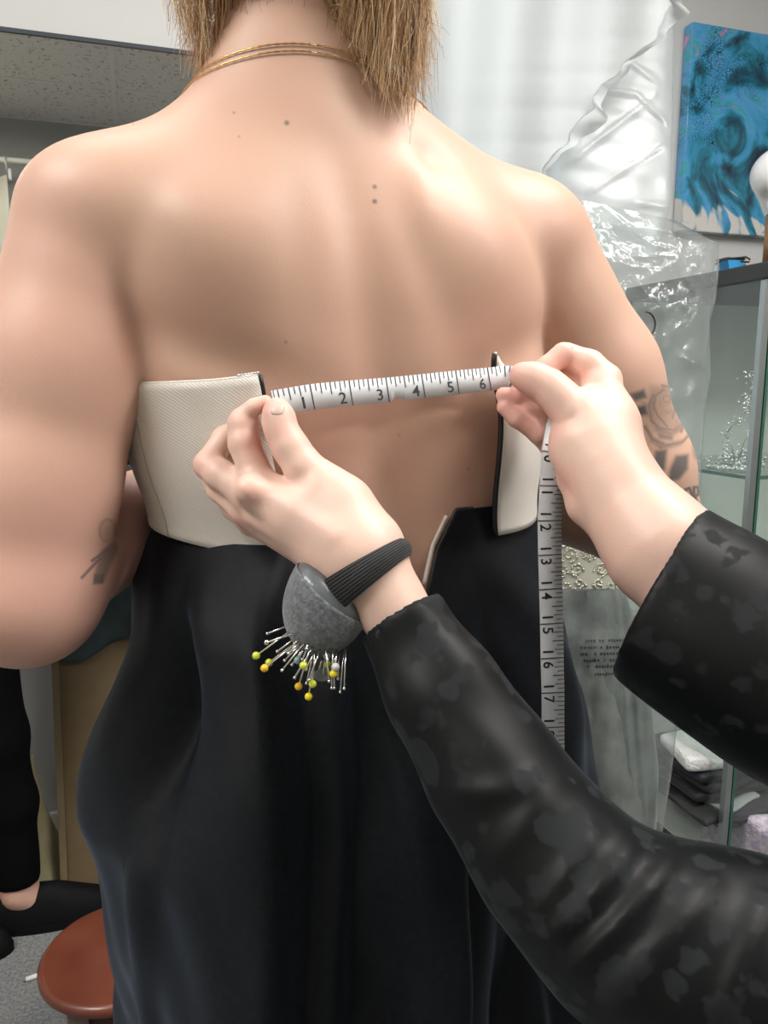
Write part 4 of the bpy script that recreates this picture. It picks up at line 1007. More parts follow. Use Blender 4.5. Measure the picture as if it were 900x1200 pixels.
G = np.array([[on_bag(757 + 12*c*k + 0, 380 + 15*s_*(.5+.5*k)) for c, s_ in ring] for k in (.80, 1.0)]); m_.grid(G); m_.build('large_letter', M_print, bagm)
# the gown inside
M_satincream = mat('cream_satin', (.60, .57, .47), .4); M_bead = mat('silver_bead', (.62, .58, .44), .22, .85); M_greytulle = mat('grey_tulle', (.085, .095, .088), .7, noise=(30, (.15, .165, .155), 4, .35, .7), sheen=(.4, .4, (.8, 1, .9)))
gown = thing('beaded_gown', P(690, 690, 1.10), 'cream gown with silver beaded bodice and grey skirt inside the clear bag', 'dress')
def gtube(rows, n, m, d0, thick, fold):
    y, xl, xr = rows_edges(rows, n); w = np.linspace(0, 2*math.pi, m, endpoint=False); W_, Yg = np.meshgrid(w, y)
    PX = (xl+xr)[:, None]/2 + (xr-xl)[:, None]/2*np.cos(W_); D = d0 - thick*np.sin(W_)*(1 + fold*vnoise(W_*5.5, Yg*.012, 21)) ; return P(PX, Yg, D)
m_ = MB(); m_.grid(gtube([(540, 640, 728), (600, 638, 727), (690, 646, 730)], 14, 60, 1.10, .022, 0), closed=True); gb = m_.build('bodice', M_satincream, gown)
gvb = BVHTree.FromPolygons([Vector(v) for v in m_.v], m_.f)
m_ = MB(); m_.grid(gtube([(690, 646, 730), (692, 645, 731), (694, 642, 734)], 4, 60, 1.10, .024, 0), closed=True); m_.build('waistband', M_greytulle, gown)
m_ = MB(); m_.grid(gtube([(692, 644, 732), (720, 640, 742), (800, 632, 760), (900, 625, 772), (1000, 620, 768), (1150, 625, 760)], 40, 170, 1.10, .034, .28), closed=True); m_.build('skirt', M_greytulle, gown)
m_ = MB(); bp_ = []
def curl(cx, cy, r0, turns, a0, sgn, n):
    for k in range(n):
        t = k/n; a = a0 + sgn*turns*2*math.pi*t; r = r0*(1 - .8*t); bp_.append((cx + r*math.cos(a), cy + r*math.sin(a)))
for s_ in (-1, 1):
    for (dx, dy, r, tr, a0, nn) in ((16, -22, 9, 1.4, 0, 30), (22, 0, 9, 1.4, 1.6, 30), (14, 18, 8, 1.3, 3, 26), (30, -12, 7, 1.2, 2, 22), (31, 22, 7, 1.2, 4, 22), (12, 34, 7, 1.2, 1, 22), (26, 36, 6, 1, 0, 18), (6, -30, 6, 1, 3, 18), (34, 6, 5, 1, 0, 14), (24, -34, 7, 1.2, 0, 20)): curl(690 + s_*dx, 650 + dy, r, tr, a0 if s_ > 0 else math.pi - a0, s_, nn)
    for k in range(24): t = k/24; bp_.append((690 + s_*(4 + 36*t), 686 - 8*t - 10*math.sin(t*3)))
for k in range(40): a = k*2.4; r = 10*math.sqrt(k/40); bp_.append((690 + r*math.cos(a), 648 + r*math.sin(a)))
for (x, y_) in bp_:
    q, n_ = hit(x + rng.normal(0, .4), y_ + rng.normal(0, .4), gvb)
    if q is not None and y_ < 690: m_.ball(q, .0017*rng.uniform(.8, 1.5), 6, 4)
o = m_.build('beading', M_bead, gown); o['kind'] = 'stuff'

# ------------------------------------------------------------------ painting
pa = room_ab(on_wall(808, 24, .04)); pb = room_ab(on_wall(802, 268, .04)); pa0 = (pa[0]+pb[0])/2; pz1 = on_wall(808, 24, .04)[2]; pz0 = on_wall(803, 270, .04)[2]
M_art = mat('poured_paint', (.1, .4, .6), .08, coat=(.6, .03)); nt, ln = nodes_of(M_art); b_ = nt['Principled BSDF']
tc_ = nt.new('ShaderNodeTexCoord'); mp = nt.new('ShaderNodeMapping'); mp.inputs['Scale'].default_value = (1, 1, 1); ln.new(tc_.outputs['Object'], mp.inputs['Vector'])
nA = nt.new('ShaderNodeTexNoise'); nA.inputs['Scale'].default_value = 5.5; nA.inputs['Detail'].default_value = 9; nA.inputs['Distortion'].default_value = 1.4; ln.new(mp.outputs[0], nA.inputs['Vector'])
rA = nt.new('ShaderNodeValToRGB'); e = rA.color_ramp.elements; e[0].position = .33; e[0].color = (.010, .025, .05, 1); e[1].position = .70; e[1].color = (.55, .30, .50, 1)
for pos, col in ((.41, (.02, .10, .16, 1)), (.455, (.02, .20, .30, 1)), (.51, (.05, .30, .55, 1)), (.57, (.10, .33, .62, 1)), (.62, (.03, .36, .38, 1)), (.66, (.26, .24, .55, 1))):
    q = e.new(pos); q.color = col
ln.new(nA.outputs['Fac'], rA.inputs['Fac'])
nB = nt.new('ShaderNodeTexNoise'); nB.inputs['Scale'].default_value = 4.5; nB.inputs['Distortion'].default_value = .8; nB.inputs['Detail'].default_value = 3; ln.new(mp.outputs[0], nB.inputs['Vector'])
vC = nt.new('ShaderNodeTexVoronoi'); vC.inputs['Scale'].default_value = 130; vC.feature = 'DISTANCE_TO_EDGE'; ln.new(mp.outputs[0], vC.inputs['Vector'])
m1 = nt.new('ShaderNodeMapRange'); m1.inputs['From Min'].default_value = .50; m1.inputs['From Max'].default_value = .60; ln.new(nB.outputs['Fac'], m1.inputs['Value'])
m2 = nt.new('ShaderNodeMapRange'); m2.inputs['From Min'].default_value = .10; m2.inputs['From Max'].default_value = .02; ln.new(vC.outputs['Distance'], m2.inputs['Value'])
m3 = nt.new('ShaderNodeMath'); m3.operation = 'MULTIPLY'; ln.new(m1.outputs[0], m3.inputs[0]); ln.new(m2.outputs[0], m3.inputs[1])
mx = nt.new('ShaderNodeMix'); mx.data_type = 'RGBA'; ln.new(m3.outputs[0], mx.inputs[0]); ln.new(rA.outputs['Color'], mx.inputs[6]); mx.inputs[7].default_value = (.012, .03, .05, 1)
nW = nt.new('ShaderNodeTexNoise'); nW.inputs['Scale'].default_value = 5; nW.inputs['Distortion'].default_value = 2; ln.new(mp.outputs[0], nW.inputs['Vector'])
sp_ = nt.new('ShaderNodeSeparateXYZ'); ln.new(tc_.outputs['Object'], sp_.inputs[0])
mz = nt.new('ShaderNodeMapRange'); mz.inputs['From Min'].default_value = .20; mz.inputs['From Max'].default_value = -.02; ln.new(sp_.outputs['Z'], mz.inputs['Value'])
mw = nt.new('ShaderNodeMath'); mw.operation = 'MULTIPLY_ADD'; mw.inputs[1].default_value = .28; ln.new(mz.outputs[0], mw.inputs[0]); ln.new(nW.outputs['Fac'], mw.inputs[2])
mr2 = nt.new('ShaderNodeMapRange'); mr2.inputs['From Min'].default_value = .70; mr2.inputs['From Max'].default_value = .74; ln.new(mw.outputs[0], mr2.inputs['Value'])
mx2 = nt.new('ShaderNodeMix'); mx2.data_type = 'RGBA'; ln.new(mr2.outputs[0], mx2.inputs[0]); ln.new(mx.outputs[2], mx2.inputs[6]); mx2.inputs[7].default_value = (.62, .60, .56, 1); ln.new(mx2.outputs[2], b_.inputs['Base Color'])
ptg = thing('painting', RW(pa0+.27, 0, pz0), 'blue and teal poured acrylic painting on a deep canvas hung on the wall', 'painting'); ptg.rotation_euler = (0, 0, ANG)
def local_box(name, m, parent, h, c, bevel=0):
    mb = MB().box(c, (1, 0, 0), (0, 1, 0), (0, 0, 1), h); me_o = mb.build(name, m, None, bevel=bevel); me_o.parent = parent; return me_o
ph_ = (pz1 - pz0)/2
local_box('canvas', M_art, ptg, (.27, .018, ph_), (0, -.021, ph_), .003)
local_box('stretcher_frame', mat('pale_wood', (.5, .4, .28), .6), ptg, (.26, .0025, ph_-.01), (0, -.0028, ph_))

# ------------------------------------------------------------------ glass display cabinet
cc = P(880, 559, 1.62); ac, bc = room_ab(cc)
def z_at(py, px):          # height seen at px,py on the vertical line of the cabinet's near corner
    r = ray(px, py); o_ = np.array([cc[0], cc[1]]); t = np.linalg.norm(o_)/np.linalg.norm(r[:2]); return CAMZ + r[2]*t
zs1 = cc[2]; zs3 = z_at(969, 846); zs2 = (zs1 + zs3)/2 - .02; zt0, zt1 = z_at(327, 899), z_at(307, 900); CW, CD = 1.0, .46; zb_ = .10
M_cab = mat('cabinet_black', (.018, .018, .018), .35); M_metal = mat('cabinet_metal', (.36, .39, .38), .3, .9); M_cg = clear_mat('cabinet_glass', (.95, .98, .965), .05, .03, refl=.5)
M_gedge = mat('green_glass_edge', (.02, .10, .07), .15, coat=(.5, .05)); M_dark = mat('dark_shelf', (.014, .013, .012), .4)
cab = thing('display_cabinet', RW(ac+CW/2, bc-CD/2, 0), 'tall glass display cabinet with black top standing along the wall', 'cabinet')
MB().rbox(ac-.012, ac+CW, bc-CD, bc+.012, zt0, zt1).build('top_board', M_cab, cab, bevel=.003)
MB().rbox(ac, ac+CW, bc-CD, bc, 0, zb_).build('plinth', M_cab, cab, bevel=.003)
for (a, b) in ((ac, bc), (ac, bc-CD), (ac+CW, bc), (ac+CW, bc-CD)):
    MB().rbox(a-.008, a+.008, b-.008, b+.008, zb_, zt0).build('post', M_metal, cab, bevel=.002)
MB().rbox(ac+.014, ac+.021, bc-.004, bc+.004, zb_, zt0).build('door_edge', M_gedge, cab)
MB().rbox(ac-.003, ac+.003, bc-CD+.01, bc-.01, zb_, zt0).build('side_pane', M_cg, cab)
MB().rbox(ac+.022, ac+CW-.01, bc-.003, bc+.003, zb_, zt0).build('door', M_cg, cab)
MB().rbox(ac+.01, ac+CW-.01, bc-CD-.002, bc-CD+.002, zb_, zt0).build('back_panel', mat('cabinet_back', (.82, .86, .82), .5), cab)
for k, z in enumerate((zs1, zs2)):
    s_ = MB().rbox(ac+.008, ac+CW-.01, bc-CD+.01, bc-.012, z-.007, z-.001).build('shelf', M_cg, cab)
    e_ = MB(); e_.rbox(ac+.004, ac+.008, bc-CD+.01, bc-.012, z-.0075, z); e_.rbox(ac+.004, ac+CW-.01, bc-.012, bc-.008, z-.0075, z); e_.build('shelf_edge', M_gedge, s_)
MB().rbox(ac+.006, ac+CW-.01, bc-CD+.01, bc-.01, zs3-.018, zs3).build('shelf', M_dark, cab, bevel=.002)
bpl = MB().rbox(ac+.006, ac+CW-.01, bc-CD+.01, bc-.01, zb_, zb_+.004).build('base_board', mat('base_white', (.78, .8, .76), .5), cab)
# crystals on the glass shelf
M_cry = mat('crystal', (.85, .87, .86), .06, .55)
def cluster(name, label, segs, z, cat='ornament', m=None, n_per=26, r=.0035, spread=.010, group=None, wire=None):
    base = np.mean([s for s, e in segs], 0); base[2] = z
    t = thing(name, base, label, cat, group); mb = MB(); rr = np.random.default_rng(len(label)); wr_ = MB()
    for (s, e) in segs:
        s = np.asarray(s, float); e = np.asarray(e, float); wr_.tube([s, (s+e)/2 + rr.normal(0, .004, 3), e], .0012, 5)
        for k in range(n_per):
            u_ = rr.random(); p_ = s + (e-s)*u_ + rr.normal(0, spread, 3); p_[2] = max(p_[2], z + r); mb.ball(p_, r*rr.uniform(.5, 1.3), 6, 4)
    o = mb.build('crystals', m or M_cry, t); o['kind'] = 'stuff'; wr_.build('wire', wire or M_metal, t); return t
def sh(px, py, z, h=0.0): q = on_z(px, py, z); q[2] = z + h; return q
q0 = sh(862, 549, zs1); 
def upto(px, py, ref): r = ray(px, py); t = np.linalg.norm(ref[:2])/np.linalg.norm(r[:2]); return np.array([0, 0, CAMZ]) + r*t
cluster('crystal_headpiece', 'upright branching crystal headpiece standing on the upper glass shelf', [(q0, upto(850, 510, q0)), (upto(850, 510, q0), upto(872, 485, q0)), (upto(872, 485, q0), upto(884, 465, q0)), (q0, upto(880, 500, q0)), (upto(884, 470, q0), upto(868, 465, q0)), (upto(880, 460, q0), upto(886, 432, q0)), (upto(884, 445, q0), upto(866, 436, q0)), (upto(884, 450, q0), upto(893, 436, q0))], zs1, n_per=26, r=.0032, spread=.006)
cluster('crystal_trim', 'heap of loose crystal trimming along the upper glass shelf', [(sh(830, 548, zs1), sh(880, 553, zs1)), (sh(838, 543, zs1), sh(890, 546, zs1)), (sh(845, 538, zs1), sh(895, 540, zs1)), (sh(850, 545, zs1, .02), sh(885, 545, zs1, .025))], zs1, n_per=80, r=.0036, spread=.010)
# wrapped pink parcel on the hidden middle shelf
pp = upto(872, 640, P(872, 640, 1.80)); pp[2] = zs2
par = thing('wrapped_parcel', pp, 'pale pink bundle wrapped in shiny clear film on the middle shelf', 'parcel')
fab = lambda p: ell(p, pp + (0.01, 0, .115), (.11, .09, .105)) - .008*np.sin(p[:, 0]*60)*np.sin(p[:, 2]*50) - .004*np.sin(p[:, 1]*90 + p[:, 2]*70)
v_, f_ = sdf_mesh(lambda p: smax(fab(p), zs2 + .002 - p[:, 2], .01), pp - .2, pp + (.2, .2, .30), .008); link('bundle', new_mesh('bundle', v_, f_), mat('pink_satin', (.62, .46, .41), .5), par)
v_, f_ = sdf_mesh(lambda p: smax(fab(p) - .007 - .004*np.sin(p[:, 0]*130 + 3*np.sin(p[:, 2]*60)), zs2 + .0005 - p[:, 2], .006), pp - .2, pp + (.2, .2, .30), .006); link('film', new_mesh('film', v_, f_), clear_mat('film', (.97, .97, .97), .10, .06, bump=(60, .8, .006), refl=.9), par)
# folded garments on the dark shelf
def folded(name, label, c, w, dp, h, m, seed, rot=0.0, cat='garment', group=None, lumps=.004):
    ca, sa = math.cos(ANG+rot), math.sin(ANG+rot); ax = np.array([ca, sa, 0]); ay = np.array([-sa, ca, 0]); r = np.random.default_rng(seed); k1, k2 = r.uniform(25, 45, 2)
    def f(p):
        q = p - c; x, y_, z = q @ ax, q @ ay, q[:, 2] - h/2
        z = z - lumps*np.sin(x*k1 + 2*np.sin(y_*k2*.7))*np.clip(q[:, 2]/h, 0, 1)
        dx, dy, dz = np.abs(x) - w/2 + .012, np.abs(y_) - dp/2 + .012 + .008*np.sin(x*k2), np.abs(z) - h/2 + min(.010, h*.45)
        o_ = np.sqrt(np.maximum(dx, 0)**2 + np.maximum(dy, 0)**2 + np.maximum(dz, 0)**2) + np.minimum(np.maximum(dx, np.maximum(dy, dz)), 0)
        return smax(o_ - min(.010, h*.45), c[2] + .0008 - p[:, 2], .003)
    R2 = math.hypot(w, dp)/2 + .03
    v_, f_ = sdf_mesh(f, c - (R2, R2, .015), c + (R2, R2, h + .03), .0055 if h > .02 else .0035)
    t = link(name, new_mesh(name, v_, f_), m); return tag(t, label, cat, group)
M_gblk = [mat('folded_black', (.010, .010, .011), .7, sheen=(.3, .4, (.8, .8, 1))), mat('folded_charcoal', (.022, .022, .023), .75), mat('folded_navy', (.010, .012, .017), .6)]
M_lace = mat('white_lace', (.74, .74, .73), .8, bump=(170, .9, .006)); M_paper = mat('grey_tissue', (.42, .43, .43), .6, bump=(40, .4, .006))
g0 = sh(838, 932, zs3); z = zs3
folded('folded_dress', 'wide black folded garment lying flat on the dark shelf under the others', g0 + U*.02, .30, .24, .014, M_gblk[1], 1); z += .0155
c_ = g0 + N*.045; c_[2] = z; folded('tissue_sheet', 'grey tissue sheet peeking out under the black stack', c_, .15, .10, .010, M_paper, 2, .15, 'paper'); z += .0115
zst = z
for k, (lab, nm, dx) in enumerate((('lower of the black folded tops under the white lace', 'folded_blouse', .0), ('upper of the black folded tops under the white lace', 'folded_blouse', .012), ('black folded shirt directly beneath the white lace top', 'folded_shirt', -.008))):
    c_ = g0 + U*(.01+dx) - N*.015; c_[2] = z; folded(nm, lab, c_, .24, .17, .024, M_gblk[k], 5+k, .06*k); z += .0262
c_ = g0 - U*.035 - N*.005; c_[2] = z; folded('lace_top', 'white lace top folded on the black stack', c_, .17, .15, .032, M_lace, 9, -.25, lumps=.006)
M_peach = mat('peach_bead', (.70, .42, .32), .3, .2); M_green = mat('green_bead', (.45, .55, .48), .15, .5)
def flower(px, py, label, m, r):
    c = sh(px, py, zs3 + .0) ; t = thing('beaded_flower', c, label, 'ornament')
    for k in range(6):
        w = k*math.pi/3; MB().ball(c + np.array([math.cos(w)*r, math.sin(w)*r, r*.55]), r*.62, 10, 6, (1, 1, .5)).build('petal', m, t)
    MB().ball(c + np.array([0, 0, r*.75]), r*.4, 10, 6).build('flower_centre', M_gold, t)
flower(872, 872, 'peach beaded flower standing behind the folded stack', M_peach, .018)
flower(884, 893, 'rosy beaded flower beside the black stack', mat('rose_bead', (.62, .40, .38), .3, .2), .02)
cluster('green_trim', 'pale green and clear bead trimming scattered on the dark shelf', [(sh(884, 915, zs3), sh(915, 925, zs3)), (sh(880, 905, zs3), sh(915, 905, zs3))], zs3, m=M_green, n_per=50, r=.003, spread=.010)
cluster('clear_trim', 'clear crystal trimming at the back of the dark shelf', [(sh(822, 846, zs3), sh(850, 852, zs3)), (sh(850, 852, zs3), sh(880, 862, zs3))], zs3, n_per=50, r=.0032, spread=.008)
# lavender beaded fabric on the cabinet's base
lv_ = sh(893, 1010, zb_ + .004, 0); lv_ = lv_ - N*.03
M_lav = mat('lavender_beaded', (.38, .33, .44), .55, noise=(70, (.60, .55, .60), 4, .4, .65), bump=(220, .9, .004))
c_ = lv_.copy(); folded('beaded_fabric', 'lavender beaded fabric piled below the dark shelf', c_ + U*.08, .30, .24, .12, M_lav, 12, .2, 'fabric', None, .012)
cluster('bronze_bead_trim', 'bronze bead trimming lying over the lavender fabric', [(upto(880, 985, lv_), upto(889, 1025, lv_)), (upto(876, 978, lv_), upto(884, 1010, lv_))], zb_+.01, m=mat('bronze_bead', (.35, .27, .20), .25, .7), n_per=70, r=.0028, spread=.010)
# things on top of the cabinet
def ontop(px, py): return sh(px, py, zt1)
bxp = upto(856, 308, P(856, 308, 1.86)); bxp[2] = zt1
bt = thing('gift_box', bxp, 'small bright blue faceted box with dark rim on the cabinet top', 'box')
m_ = MB(); wx, dx, hx = .024, .018, .052
m_.add([bxp - U*wx*.7 - N*dx, bxp + U*wx - N*dx, bxp + U*wx + N*dx, bxp - U*wx*.4 + N*dx, bxp - U*wx - N*dx + (0, 0, hx), bxp + U*wx - N*dx + (0, 0, hx), bxp + U*wx + N*dx + (0, 0, hx), bxp - U*wx + N*dx + (0, 0, hx)],
       [(0, 3, 2, 1), (4, 5, 6, 7), (0, 1, 5, 4), (1, 2, 6, 5), (2, 3, 7), (2, 7, 6), (3, 0, 4, 7)]); m_.build('body', mat('box_blue', (.04, .30, .62), .35), bt)
MB().box(bxp + (0, 0, hx+.002), U, N, (0, 0, 1), (wx+.002, dx+.002, .002)).build('rim', M_cab, bt)
tsp = upto(873, 306, P(873, 306, 1.80)); tsp[2] = zt1
tsl = thing('dark_tassel', tsp, 'tiny dark green bud shaped ornament beside the blue box', 'ornament'); MB().ball(tsp + (0, 0, .017), .017, 10, 8, (.42, .42, 1)).build('bud', mat('dark_green', (.05, .08, .075), .4), tsl); MB().tube([tsp + (0, 0, .03), tsp + (0.001, 0, .041)], .0012, 6).build('stem', M_cab, tsl)
o = MB().tube([upto(x, y_, P(870, 306, 1.70)) for x, y_ in ((838, 310), (846, 305), (856, 303), (866, 302), (874, 301), (879, 304), (878, 307), (868, 306.5))], .0022, 6).build('black_cord', M_cab); tag(o, 'thin looped black cord lying on the cabinet top', 'cord')
mq = upto(909, 300, P(909, 300, 1.80)); mq[2] = zt1
man = thing('display_bust', mq, 'glossy white display head on a brown wooden stand atop the cabinet', 'mannequin')
zA = upto(909, 262, mq)[2]; zB_ = upto(909, 174, mq)[2]; hh = zB_ - zA; cA = np.array([mq[0], mq[1], 0])
def bust(p):
    q = cA + (0, 0, zA); d = ell(p, q + (0.0, 0, hh*.66), (.068, .075, hh*.36)); d = smin(d, ell(p, q + (.012, 0, hh*.30), (.048, .055, hh*.32)), .03); d = smin(d, ell(p, q + U*-.045 + (0, 0, hh*.56), (.022, .03, .03)), .02); return smax(d, zA + .001 - p[:, 2], .008)
v_, f_ = sdf_mesh(bust, cA + (-.13, -.13, zA-.02), cA + (.13, .13, zB_+.03), .005); link('head', new_mesh('head', v_, f_), mat('gloss_white', (.80, .80, .80), .12, coat=(.6, .04)), man)
M_oak = mat('brown_wood', (.28, .14, .05), .4, noise=(24, (.20, .09, .03), 4, .35, .7)); MB().tube([cA + (0, 0, zt1 + .012), cA + (0, 0, zA + .02)], .028, 20).build('neck_post', M_oak, man); MB().tube([cA + (0, 0, zt1), cA + (0, 0, zt1 + .014)], .075, 28).build('stand', M_oak, man)

# ------------------------------------------------------------------ lower left: stool, board, cloth, helper bending behind the customer
M_red = mat('red_varnish', (.17, .045, .022), .32, noise=(9, (.10, .022, .012), 6, .3, .75), bump=(70, .12, .002), coat=(.3, .2)); M_redd = mat('red_wood_leg', (.11, .03, .018), .45, noise=(16, (.07, .02, .012), 4, .35, .7)); M_legp = mat('pale_leg', (.20, .15, .12), .6)
zs_ = .24; sc_ = on_z(140, 1112, zs_); rS = .133
st = thing('step_stool', (sc_[0], sc_[1], 0), 'low round red-brown wooden stool beside the black skirt', 'stool')
rows = []
for (r, z) in ((.001, zs_), (rS-.010, zs_), (rS-.004, zs_-.0015), (rS, zs_-.007), (rS, zs_-.016), (rS-.004, zs_-.021), (rS-.012, zs_-.023), (.001, zs_-.023)):
    rows.append([np.array([sc_[0] + r*math.cos(w), sc_[1] + r*math.sin(w), z]) for w in np.linspace(0, 2*math.pi, 72, endpoint=False)])
m_ = MB(); m_.grid(np.array(rows)[::-1], closed=True); m_.build('seat', M_red, st)
vd = np.array([sc_[0], sc_[1], 0]); vd /= np.linalg.norm(vd); vr = np.array([vd[1], -vd[0], 0])
for k, (u_, v_) in enumerate(((-.070, -.070), (.070, -.070), (-.07, .07), (.07, .07))):
    c = np.array([sc_[0], sc_[1], 0]) + vr*u_ + vd*v_
    MB().box(c + (0, 0, (zs_-.023)/2), vr, vd, (0, 0, 1), (.017, .017, (zs_-.0235)/2)).build('leg', M_legp if k == 0 else M_redd, st, bevel=.003)  # first leg is paler than the other three
for v_ in (-.070, .07): MB().box(np.array([sc_[0], sc_[1], zs_-.065]) + vd*v_, vr, vd, (0, 0, 1), (.054, .008, .040)).build('apron', M_redd, st, bevel=.002)
for u_ in (-.070, .07): MB().box(np.array([sc_[0], sc_[1], zs_-.065]) + vr*u_, vd, vr, (0, 0, 1), (.054, .008, .040)).build('apron', M_redd, st, bevel=.002)
ck0, ck1 = on_z(27, 1149, .005), on_z(54, 1140, .005)
ck = thing('chalk_pencil', ck0, 'white chalk pencil lying on the carpet beside the stool', 'pencil'); dv = ck1-ck0
MB().tube([ck0 + dv*.12, ck0 + dv*1.6], .005, 8).build('barrel', mat('white_plastic', (.72, .72, .70), .4), ck); MB().tube([ck0, ck0 + dv*.12], [.0012, .0048], 8).build('point', mat('pencil_tip', (.22, .20, .16), .5), ck)
# plywood sheet leaning on the wall
b0 = on_z(73, 1061, 0); a_b, b_b = room_ab(b0); hB = .72; lean = b_b - .045
dn_ = np.array([0, 0, hB]) - N*lean; Ld = np.linalg.norm(dn_); dn_ /= Ld; fn = np.cross(U, dn_); fn = fn if fn @ N > 0 else -fn
M_ply = mat('tan_plywood', (.19, .135, .065), .65, noise=(7, (.14, .095, .045), 6, .3, .7), bump=(40, .1, .002))
bd = thing('plywood_board', RW(a_b+.2, b_b, 0), 'tan plywood board leaning against the wall behind the stool', 'board')
MB().box(RW(a_b+.21, b_b, .008) + dn_*Ld/2, U, fn, dn_, (.21, .008, Ld/2)).build('sheet', M_ply, bd, bevel=.002)
MB().box(RW(a_b+.008, b_b, .008) + dn_*Ld/2 + fn*.0125, U, fn, dn_, (.008, .004, Ld/2)).build('edge_batten', mat('batten', (.20, .15, .08), .6), bd, bevel=.001)
# teal cloth hung over its top
rows = []
topc = RW(a_b+.03, b_b, .008) + dn_*Ld
for k in range(22):
    t = k/21*.62 - .22
    row = []
    for j in range(40):
        x = j/39*.28 - .01; f_ = .005*math.sin(x*70 + t*9) + .004*math.sin(x*31)
        if t < 0: p_ = topc + U*x - fn*(.016 + abs(f_)) - np.array([0, 0, 1.0])*(-t)*.9 - N*0
        else: p_ = topc + U*x + fn*(.026 + f_) - dn_*t*(.42 + .06*math.sin(x*26+1))
        row.append(p_ + dn_*.012*math.exp(-(t/.06)**2))
    rows.append(row)
m_ = MB(); m_.grid(np.array(rows)); o = m_.build('teal_cloth', mat('teal_cloth', (.025, .042, .048), .8, noise=(30, (.04, .06, .065), 3, .4, .7), sheen=(.3, .4, (.7, .9, 1))), solid=.002); tag(o, 'dark teal cloth hung over the top of the plywood board', 'cloth')
# cream cloth draped to the carpet
cd_ = on_z(44, 1046, 0) - N*.03
rows = []
for k in range(26):
    t = k/25; r = .010 + .085*t**2.4 + .022*t; z = .34*(1-t)**1.02 + .004
    rows.append([cd_ + np.array([(r*(1 + .16*t*math.sin(5*w+1) + .05*t*math.sin(11*w)))*math.cos(w), (r*.75*(1 + .16*t*math.sin(5*w+1)))*math.sin(w), z]) for w in np.linspace(0, 2*math.pi, 70, endpoint=False)])
m_ = MB(); m_.grid(np.array(rows), closed=True); o = m_.build('cream_drape', mat('cream_cloth', (.36, .32, .19), .8, noise=(12, (.28, .25, .12), 3, .4, .7), bump=(200, .2, .001)), solid=.003); tag(o, 'cream cloth falling in a flared drape to the carpet behind the trouser leg', 'cloth')
# helper in black trousers bending forward
f1 = on_z(26, 1084, 0); f2 = on_z(-112, 1138, 0)
hip = (f1 + f2)/2 + np.array([0, 0, .90]) + U*-.005
per = thing('person', (hip[0], hip[1], 0), 'helper in black trousers and black sneakers bending down behind the customer', 'person')
def trouser(p):
    d = None
    for f, s in ((f1, -.5), (f2, .5)):
        h = hip + (f - hip)*np.array([.55, .55, 0]); h[2] = .86
        e = chain(p, [(f + np.array([0, 0, .125]) + U*.0, .047), (f + np.array([.0, 0, .30]), .050), (f*.75 + h*.25 - np.array([0, 0, h[2]*.25 - .46]), .056), (h, .085)], .03)
        e = smax(e, .105 - p[:, 2] + .006*np.sin(p[:, 0]*60), .004)
        d = e if d is None else smin(d, e, .03)
    d = smin(d, ell(p, hip + (0, 0, .02), (.12, .13, .13)), .06)
    return d - .0008*np.sin(p[:, 2]*38 + 6*p[:, 0])
M_tr = mat('black_trousers', (.003, .003, .0035), .9, spec=.08); M_sweat = mat('black_sweater', (.006, .006, .008), .9); M_shoe = mat('black_sneaker', (.004, .004, .0045), .7, bump=(200, .4, .002), spec=.15)
lo_ = np.minimum(f1, f2) - .25; lo_[2] = .05; hi_ = np.maximum(f1, f2) + .25; hi_[2] = 1.1
v_, f_ = sdf_mesh(trouser, lo_, hi_, .009); link('trousers', new_mesh('trousers', v_, f_), M_tr, per)
sh0 = hip + U*.46 + np.array([0, 0, .03]); hd = hip + U*.66 + np.array([0, 0, -.02])
def sweater(p):
    d = chain(p, [(hip + (0, 0, .04), .115), (hip + U*.2 + (0, 0, .06), .115), (sh0, .11)], .04)
    for s in (-1, 1):
        s0 = sh0 + N*s*.16; d = smin(d, chain(p, [(s0, .06), (s0 + U*.02 - (0, 0, .27), .048), (s0 + U*.06 - (0, 0, .44), .038)], .02), .04)
    return smax(d, cone_cut(p), .01)
def cone_cut(p): return -((p - hip) @ U) - .08
v_, f_ = sdf_mesh(sweater, hip - (.35, .35, .6), hip + (.85, .55, .35), .014); link('sweater', new_mesh('sweater', v_, f_), M_sweat, per)
def helper_skin(p):
    d = None
    for f in (f1, f2):
        e = chain(p, [(f + (0, 0, .15), .034), (f + (0, 0, .085), .036), (f + U*.05 + (0, 0, .040), .026), (f + U*.12 + (0, 0, .026), .018)], .02); d = e if d is None else np.minimum(d, e)
    n_ = chain(p, [(sh0, .06), (sh0 + U*.12 - (0, 0, .02), .052), (hd, .055)], .03)
    n_ = smin(n_, ell(p, hd + U*.03 - (0, 0, .03), (.095, .075, .10)), .03); n_ = smin(n_, ell(p, hd + U*.05 - (0, 0, .128), (.016, .014, .018)), .012)
    for s in (-1, 1):
        s0 = sh0 + N*s*.16 + U*.06 - (0, 0, .44); h_ = chain(p, [(s0 + (0, 0, .04), .028), (s0 - (0, 0, .05), .028), (s0 - (0, 0, .09), .03)], .01)
        for k in range(4): h_ = smin(h_, chain(p, [(s0 - (0, 0, .09) + U*(.022*k - .033), .010), (s0 - (0, 0, .135) + U*(.024*k - .034), .009), (s0 - (0, 0, .165 + .006*(k in (1, 2))) + U*(.022*k - .03), .008)], .004), .006)
        h_ = smin(h_, chain(p, [(s0 - (0, 0, .05) - U*.02, .013), (s0 - (0, 0, .09) - U*.05, .010), (s0 - (0, 0, .115) - U*.055, .009)], .004), .006)
        n_ = np.minimum(n_, h_)
    return np.minimum(d, n_)
lo_ = np.minimum(f1, f2) - .3; lo_[2] = -.02; hi_ = np.maximum(f1, f2) + .95; hi_[2] = 1.15
